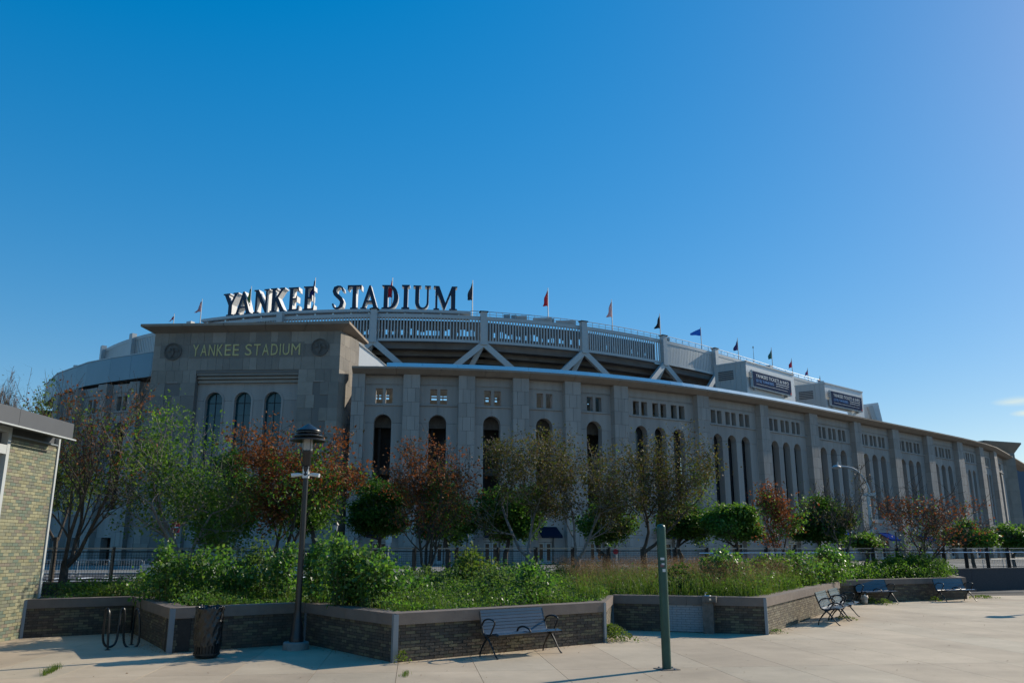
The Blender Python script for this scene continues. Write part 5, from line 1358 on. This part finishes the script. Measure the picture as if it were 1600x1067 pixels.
tree('olive_tree', 'olive-leaved tree right of three, just left of the green pole', 1006, 31.2, 940, 1112, 686, 850, 'lol', 8500, .09, bark='bark', stems=2, levels=3, fork=.22, tr=.09, clump=.22, z0=.7, seed=10, mix=('lyg', .15), depth=3.8, gap=.2)
tree('rust_tree', 'narrow rust-leaved tree in front of the dark green tree on the right', 1218, 40, 1188, 1262, 762, 860, 'lru', 3800, .12, stems=2, levels=3, fork=.2, tr=.07, clump=.25, z0=.5, seed=11, mix=('lg', .2))
tree('bare_tree', 'slender leafless tree between the dark green tree and the street light', 1322, 35.5, 1270, 1362, 735, 870, 'lol', 350, .09, stems=2, levels=3, fork=.2, tr=.05, clump=.15, z0=.7, seed=12, depth=2.5)
tree('rust_tree', 'half-bare tree with rust leaves low on its limbs left of the right railing', 1440, 39.0, 1385, 1522, 757, 862, 'lru', 2400, .11, stems=4, levels=3, fork=.1, tr=.07, clump=.22, z0=.7, seed=13, mix=('lg', .2), leafz=(.3, .85), depth=4, gap=.35)
# dense street trees beyond the fence
dg = 'dense green street trees beyond the fence'
for sd_, (xb, Y, x0, x1, yt, yb_, lab, n, lf) in enumerate([
    (345, 44, 282, 408, 694, 862, 'large dark green tree behind the airy tree, left of the lamp post', 26000, 'ldark'),
    (498, 46, 455, 528, 722, 850, 'dense green tree half hidden behind the rust tree and lamp post', 15000, 'ldark'),
    (592, 50, 543, 642, 745, 848, 'round dense green tree left of the multi-stemmed rust tree', 22000, 'ldark'),
    (700, 50, 652, 750, 742, 848, 'round dense green tree right of the multi-stemmed rust tree', 22000, 'ldark'),
    (790, 50, 745, 850, 752, 852, 'dark green tree behind the left olive tree', 18000, 'ldark'),
    (945, 54, 905, 985, 775, 852, 'dark green tree behind the gap between olive trees', 9000, 'ldark'),
    (1065, 52, 1025, 1110, 775, 852, 'dark green tree behind the green pole', 13000, 'ldark'),
    (1148, 50, 1100, 1198, 783, 852, 'bright round green tree right of the green pole', 22000, 'lg'),
    (1283, 55, 1235, 1328, 777, 855, 'dense dark green tree right of the narrow rust tree', 20000, 'ldark'),
    (1352, 60, 1325, 1375, 830, 858, 'small green tree at the foot of the curved street light', 4000, 'lg'),
    (1520, 70, 1478, 1553, 812, 858, 'green tree behind the right railing, left of the pylon tower', 9000, 'lg'),
    (1583, 76, 1552, 1625, 818, 858, 'rightmost green tree in front of the pylon tower', 9000, 'lg')]):
    tree('street_tree', lab, xb, Y, x0, x1, yt, yb_ , lf, n, .15 * Y / 50 + .02, stems=1, levels=3, fork=.28, tr=.14, clump=.5 * Y / 50, z0=.1, seed=30 + sd_, group=dg, mix=('lg', .25) if lf == 'ldark' else None, up=.6, ball=True)
tree('bare_tree', 'distant leafless twiggy tree above the tiled building roof', 8, 42, -40, 42, 598, 760, 'lol', 500, .1, bark='barkp', stems=2, levels=4, fork=.3, tr=.08, clump=.3, z0=0, seed=61)
tree('bare_tree', 'tree outside the left edge whose shade dapples the plaza', -190, 17.5, -330, -80, 560, 800, 'lol', 1200, .1, stems=2, levels=3, fork=.3, tr=.08, clump=.3, z0=0, seed=62) if False else None

# shrubs: leafy upright shoots
def shrub(label, xp, Y, w, ytop, n_stem, leaf='lpop', ls=.085, dens=1.0, z0=.68, seed=0, kind='leafy_shrub', group='tall leafy shrubs in the planting bed'):
    rs = np.random.default_rng(seed + 500); b_ = gy(xp, 900, Y); zt_ = gy(xp, ytop, Y).z; H = max(.3, zt_ - z0); W_ = w * Y / 1300
    t = thing(kind, label, 'shrub', (b_.x, Y, z0), 0, group); sm_ = MB(); pts_ = []
    for k in range(n_stem):
        a = rs.uniform(0, 2 * math.pi); rr_ = math.sqrt(rs.uniform(0, 1)); hx = math.cos(a) * rr_ * W_ / 2; hy = math.sin(a) * rr_ * W_ / 2
        h = H * (1.06 - .35 * rr_ ** 2) * rs.uniform(.74, 1.04); path = [Vector((hx * .45, hy * .45, -.05)), Vector((hx * .7, hy * .7, h * .4)), Vector((hx * .9 + rs.normal() * .03, hy * .9, h * .75)), Vector((hx + rs.normal() * .06, hy + rs.normal() * .06, h))]
        sm_.tube(path, [.010, .008, .006, .003], 3, cap=False)
        nl = int(58 * dens * h / 1.2 * (.085 / ls)); tt = rs.uniform(.1, 1, nl) ** .75
        for q in tt:
            s = q * 3; i = min(2, int(s)); p = path[i].lerp(path[i + 1], s - i); rad = (.05 + .11 * (1 - q) + .03) * (ls / .085)
            pts_.append((p.x + rs.normal() * rad, p.y + rs.normal() * rad, p.z + rs.normal() * rad * .6 + .02))
    sm_.build('stems', M['stem'], t); leaves('foliage', pts_, ls, M[leaf], t, up=.25, seed=seed, aspect=.8, fold=.2)
    return t
SH = [(232, 20.5, 60, 890, 10), (262, 19.8, 60, 846, 16), (295, 20.6, 60, 862, 16), (322, 19.9, 55, 852, 14), (352, 20.8, 60, 858, 16), (378, 20.2, 50, 872, 14), (408, 20.8, 60, 848, 18), (440, 20.3, 55, 842, 16),
      (500, 19.2, 55, 850, 18), (532, 18.2, 60, 840, 20), (560, 18.6, 55, 846, 20), (585, 17.9, 60, 852, 18), (612, 18.4, 55, 872, 14), (640, 19.5, 55, 890, 14), (668, 21.5, 60, 893, 12)]
where = ['above the bike rack', 'tallest above the wall corner by the trash can', 'just left of the trash can', 'directly above the trash can', 'just right of the trash can', 'midway from trash can to lamp post', 'left of the lamp post', 'touching the lamp post on its left',
         'touching the lamp post on its right', 'second right of the lamp post, tallest there', 'third right of the lamp post', 'above the angled wall right of the lamp post', 'at the pointed wall corner', 'just right of the pointed wall corner', 'left of the nearest bench']
for k, (x, Y, w, yt, n) in enumerate(SH): shrub('glossy leafy green shrub ' + where[k], x, Y, w, yt, int(n * 1.25), seed=k, leaf='lpop' if k % 4 != 2 else 'lgrey')
SH2 = [(738, 22.0, 64, 858, 18, 'lyg', 'yellow-green shrub behind the left end of the nearest bench'), (768, 20.6, 56, 884, 14, 'lgrey', 'grey-green shrub behind the nearest bench'), (795, 22.5, 70, 880, 16, 'lpop', 'low green shrub behind the back of the nearest bench'),
       (833, 19.8, 50, 876, 14, 'lpop', 'glossy shrub behind the right arm of the nearest bench'), (848, 20.6, 34, 893, 8, 'lpop', 'small glossy shrub just right of the nearest bench'), (700, 22.5, 60, 900, 12, 'lgrey', 'low grey-green shrub left of the nearest bench'),
       (1066, 24.6, 66, 886, 22, 'ldark', 'dark rounded shrub right of the green pole'), (1132, 24.2, 58, 858, 26, 'lpop', 'upright dark leafy shrub above the drinking fountain'), (1150, 25.3, 44, 876, 16, 'lpop', 'upright shrub right of the fountain shrub'),
       (1205, 27.4, 66, 868, 22, 'lg', 'green shrub behind the corner of the sunlit wall'), (1242, 28.4, 80, 864, 28, 'lpop', 'wide green shrub above the sunlit tan wall'), (1275, 30, 66, 872, 22, 'lg', 'green shrub above the middle of the sunlit wall'),
       (1300, 31.5, 56, 852, 22, 'lpop', 'tall dark shrub above the near angled bench'), (1345, 34.5, 50, 880, 12, 'lg', 'low green shrub behind the bench with the white bag'), (1385, 36, 56, 868, 16, 'ldark', 'dark dense shrub between the two far benches, left one'),
       (1415, 36.5, 56, 862, 16, 'ldark', 'dark dense shrub between the two far benches, middle one'), (1445, 37, 60, 866, 16, 'lgrey', 'grey-green dense shrub left of the farthest bench'), (1468, 37.5, 50, 878, 12, 'lg', 'green shrub above the farthest bench')]
for k, (x, Y, w, yt, n, lf, lab) in enumerate(SH2): shrub(lab, x, Y, w * 1.1, yt, int(n * 1.5), seed=60 + k, leaf=lf, ls=.085 + .0012 * (Y - 20), dens=1.0 + (Y - 20) * .03)
mid_sp = [(655, 24, 878), (690, 25.5, 884), (722, 26, 878), (757, 25, 882), (792, 26.5, 886), (865, 24, 893), (890, 27, 888), (925, 28, 893), (960, 27, 896), (1000, 28, 893), (1090, 27.5, 896), (1180, 27, 893), (1165, 30, 884), (1325, 35.5, 884), (1365, 37, 878), (1400, 38.2, 872), (90, 21.9, 908), (125, 22.2, 905), (160, 22.4, 906), (198, 22.0, 902)]
mid_nm = ['behind the pointed wall corner', 'left of the yellow-green shrub', 'just behind the yellow-green shrub', 'behind the left half of the nearest bench', 'behind the middle of the nearest bench', 'right of the nearest bench, near the wall', 'right of the nearest bench, far back', 'behind the short return wall', 'left of the green pole', 'just left of the green pole, far back',
          'between green pole and fountain shrub', 'at the corner of the sunlit wall, near', 'behind the corner of the sunlit wall, far back', 'at the foot of the slender leafless tree', 'behind the bench with the white bag', 'behind the dark dense shrubs', 'beside the tiled building', 'at the foot of the bare tree', 'above the left planter wall', 'above the bike rack, left side']
for k, (x, Y, yt) in enumerate(mid_sp): shrub('low mixed weed bush ' + mid_nm[k], x, Y, 62 * 24 / Y, yt, 16, leaf=('lgrey', 'lg', 'ldark', 'lyg')[k % 4 if k % 4 != 3 or k % 8 == 3 else 1], ls=.06 + .0015 * (Y - 20), dens=.9, seed=120 + k, kind='weed_bush', group='low weed bushes filling the bed')
# ground cover over the whole bed
P2 = [Vector((p[0], p[1], 0)) for p in poly]
def inside(x, y):
    c = False; n = len(P2) + 2; Q = P2 + [FA + fenU * 60, FA + fenU * 14]
    for i in range(n):
        a, b_ = Q[i], Q[(i + 1) % n]
        if (a.y > y) != (b_.y > y) and x < (b_.x - a.x) * (y - a.y) / (b_.y - a.y) + a.x: c = not c
    return c
def bed_points(n, xr, yr, cond=None, seed=0):
    r = np.random.default_rng(seed); out_ = []
    while len(out_) < n:
        x, y = r.uniform(*xr), r.uniform(*yr)
        if inside(x, y - .42) and inside(x, y - .1) and (Vector((x, y, 0)) - FA).dot(fenN) < -.35 and (cond is None or cond(x, y)): out_.append((x, y))
    return np.array(out_)
def hump(x, y): return .5 + .5 * np.sin(x * 1.3 + 1.1 * np.sin(y * .9)) * np.cos(y * 1.1 + x * .4)
r = np.random.default_rng(21)
for nm, n, xr, yr, leaf, ls, hmax, sd_ in (('weed_cover', 42000, (-11.2, 3), (16, 29), 'lg', .05, .50, 1), ('weed_cover', 24000, (-11.2, 3), (16, 29), 'lpop', .065, .45, 2), ('weed_cover', 34000, (-3, 12), (17, 36), 'lgrey', .055, .72, 3), ('weed_cover', 30000, (5, 21), (22, 42), 'lg', .07, .62, 4)):
    xy = bed_points(n, xr, yr, seed=sd_); hh = hmax * (.35 + .9 * hump(xy[:, 0], xy[:, 1])) ; z = .70 + hh * r.random(n) ** .6
    o = leaves(nm, np.c_[xy, z], ls, M[leaf], None, up=.3, seed=sd_); tag(o, 'mixed low green weeds covering the planting bed soil', 'weeds', kind='stuff')
def grass(name, xy, hmin, hmax, m, wid, lean, seed, z0=.68, label=None, kind='stuff', base=None):
    r = np.random.default_rng(seed); n = len(xy); h = r.uniform(hmin, hmax, n); a = r.uniform(0, 2 * np.pi, n); l = r.uniform(.1, lean, n) * h
    b_ = np.c_[xy, np.full(n, z0)]; e = np.c_[-np.sin(a), np.cos(a), np.zeros(n)] * wid / 2; d = np.c_[np.cos(a), np.sin(a), np.zeros(n)]
    m1 = b_ + d * (l * .35)[:, None] + np.c_[np.zeros((n, 2)), h * .6]; t_ = b_ + d * l[:, None] + np.c_[np.zeros((n, 2)), h]
    V = np.stack([b_ - e, b_ + e, m1 + e * .8, m1 - e * .8, t_], 1).reshape(-1, 3); i = np.arange(n) * 5
    F = np.concatenate([np.c_[i, i + 1, i + 2, i + 3], np.c_[i + 3, i + 2, i + 4, i + 4]]); F2 = np.concatenate([np.c_[i, i + 1, i + 2], np.c_[i, i + 2, i + 3], np.c_[i + 3, i + 2, i + 4]])
    o = fast(name, V, F2, m); tag(o, label, 'grass', kind=kind); return o, t_
gx = bed_points(12000, (1.5, 11.5), (20, 33), lambda x, y: hump(x * 1.3, y) > .3, 31)
o, tp = grass('tall_grass', gx, .3, .85, M['lgrass'], .014, .55, 31, label='tall green grass in the middle of the planting bed')
rt_ = np.random.default_rng(8); sel = tp[rt_.random(len(tp)) < .8]; hd = np.repeat(sel, 8, 0) + rt_.normal(size=(len(sel) * 8, 3)) * [.07, .07, .08] + [0, 0, .12]
o = leaves('seed_heads', hd, .03, M['ltan'], None, seed=9, aspect=.35); tag(o, 'hazy tan seed heads above the tall grass', 'grass', kind='stuff')
gx = bed_points(9000, (-11, 4), (16.5, 24), lambda x, y: hump(x * 2, y * 2) > .5, 33)
grass('edge_grass', gx, .12, .5, M['lgrass'], .013, .6, 33, label='grass tufts along the inside of the near planter walls')
# weeds growing in the paving joints
def tuft(p, n, rad, h, leaf, ls, lab, seed):
    r = np.random.default_rng(seed); t = r.normal(size=(n, 2)) * rad / 2; hh = h * np.exp(-(t ** 2).sum(1) / rad ** 2) * r.random(n) ** .5
    o = leaves('weed', np.c_[t, hh + .01], ls, M[leaf], None, seed=seed, up=.4); o.location = p; tag(o, lab, 'weed')
tuft(gz(957, 1000), 900, .42, .36, 'lyg', .055, 'bright green weed clump at the foot of the short return wall', 1)
tuft(gz(628, 1036), 120, .14, .26, 'lyg', .04, 'small yellowish weed at the pointed wall corner', 2)
tuft(gz(1382, 944), 240, .30, .22, 'lyg', .06, 'pair of low weeds under the bench with the white bag', 3)
tuft(gz(1362, 943), 160, .22, .25, 'lyg', .06, 'leafy weed beside the crumpled bag', 4)
tuft(gz(1461, 939), 120, .2, .2, 'lyg', .06, 'weed at the left leg of the farthest bench', 5)
tuft(gz(1536, 934), 260, .5, .12, 'lyg', .06, 'low spreading weed at the end of the far planter wall', 6)
tuft(gz(1213, 989), 130, .22, .10, 'lgrey', .04, 'flat weed at the corner below the drinking fountain wall', 7)
tuft(gz(1320, 968), 150, .3, .12, 'lyg', .05, 'low weed under the angled benches', 8)
r = np.random.default_rng(3); a_, b2 = gz(66, 1056), gz(92, 1043); n = 300; tt = r.random(n)
xy = np.c_[a_.x + (b2.x - a_.x) * tt + r.normal(size=n) * .03, a_.y + (b2.y - a_.y) * tt + r.normal(size=n) * .03]
grass('joint_grass', xy, .03, .13, M['lgrass'], .006, .9, 5, z0=0, label='dry grass tuft growing in a paving joint', kind='stuff')
a_ = gz(630, 1058); xy = np.c_[a_.x + r.normal(size=120) * .03, a_.y + r.random(120) * .5]
grass('joint_grass', xy, .02, .07, M['lgrass'], .006, .9, 6, z0=0, label='thin grass line in the joint below the pointed corner', kind='stuff')
# distant horizon greenery and low buildings far down the street
# fallen leaves and grit gathered along the wall feet and in the open plaza
P_ = []; r = np.random.default_rng(77)
for a_, b_ in zip(poly[:-2], poly[1:-1]):
    A_, B_ = Vector((*a_, 0)), Vector((*b_, 0)); d_ = (B_ - A_); L_ = d_.length; d_.normalize(); n_ = Vector((d_.y, -d_.x, 0))
    for k in range(int(L_ * 26)):
        q = A_ + d_ * r.uniform(0, L_) + n_ * (.05 + abs(r.normal()) * .16); P_.append((q.x, q.y, .008 + r.random() * .01))
for k in range(260): P_.append((r.uniform(-9, 16), r.uniform(12.5, 27), .01))
P_ = [p for p in P_ if not inside(p[0], p[1] - .02)]
o = leaves('fallen_leaves', P_, .035, M['ltan'], None, up=3, seed=78); tag(o, 'scattered dry fallen leaves on the paving along the planter walls', 'leaf litter', kind='stuff')
mb = MB(); mb.box((0, 0, .005), (.34, .34, .010), R(18)); mb.build('base_plate', M['fount'], gp)
for sx_ in (-1, 1):
    for sy_ in (-1, 1): mb = MB(); mb.lathe((sx_ * .115, sy_ * .115, .01), [(.016, 0), (.016, .018)], 6); mb.build('bolt', M['cornpost'], gp)
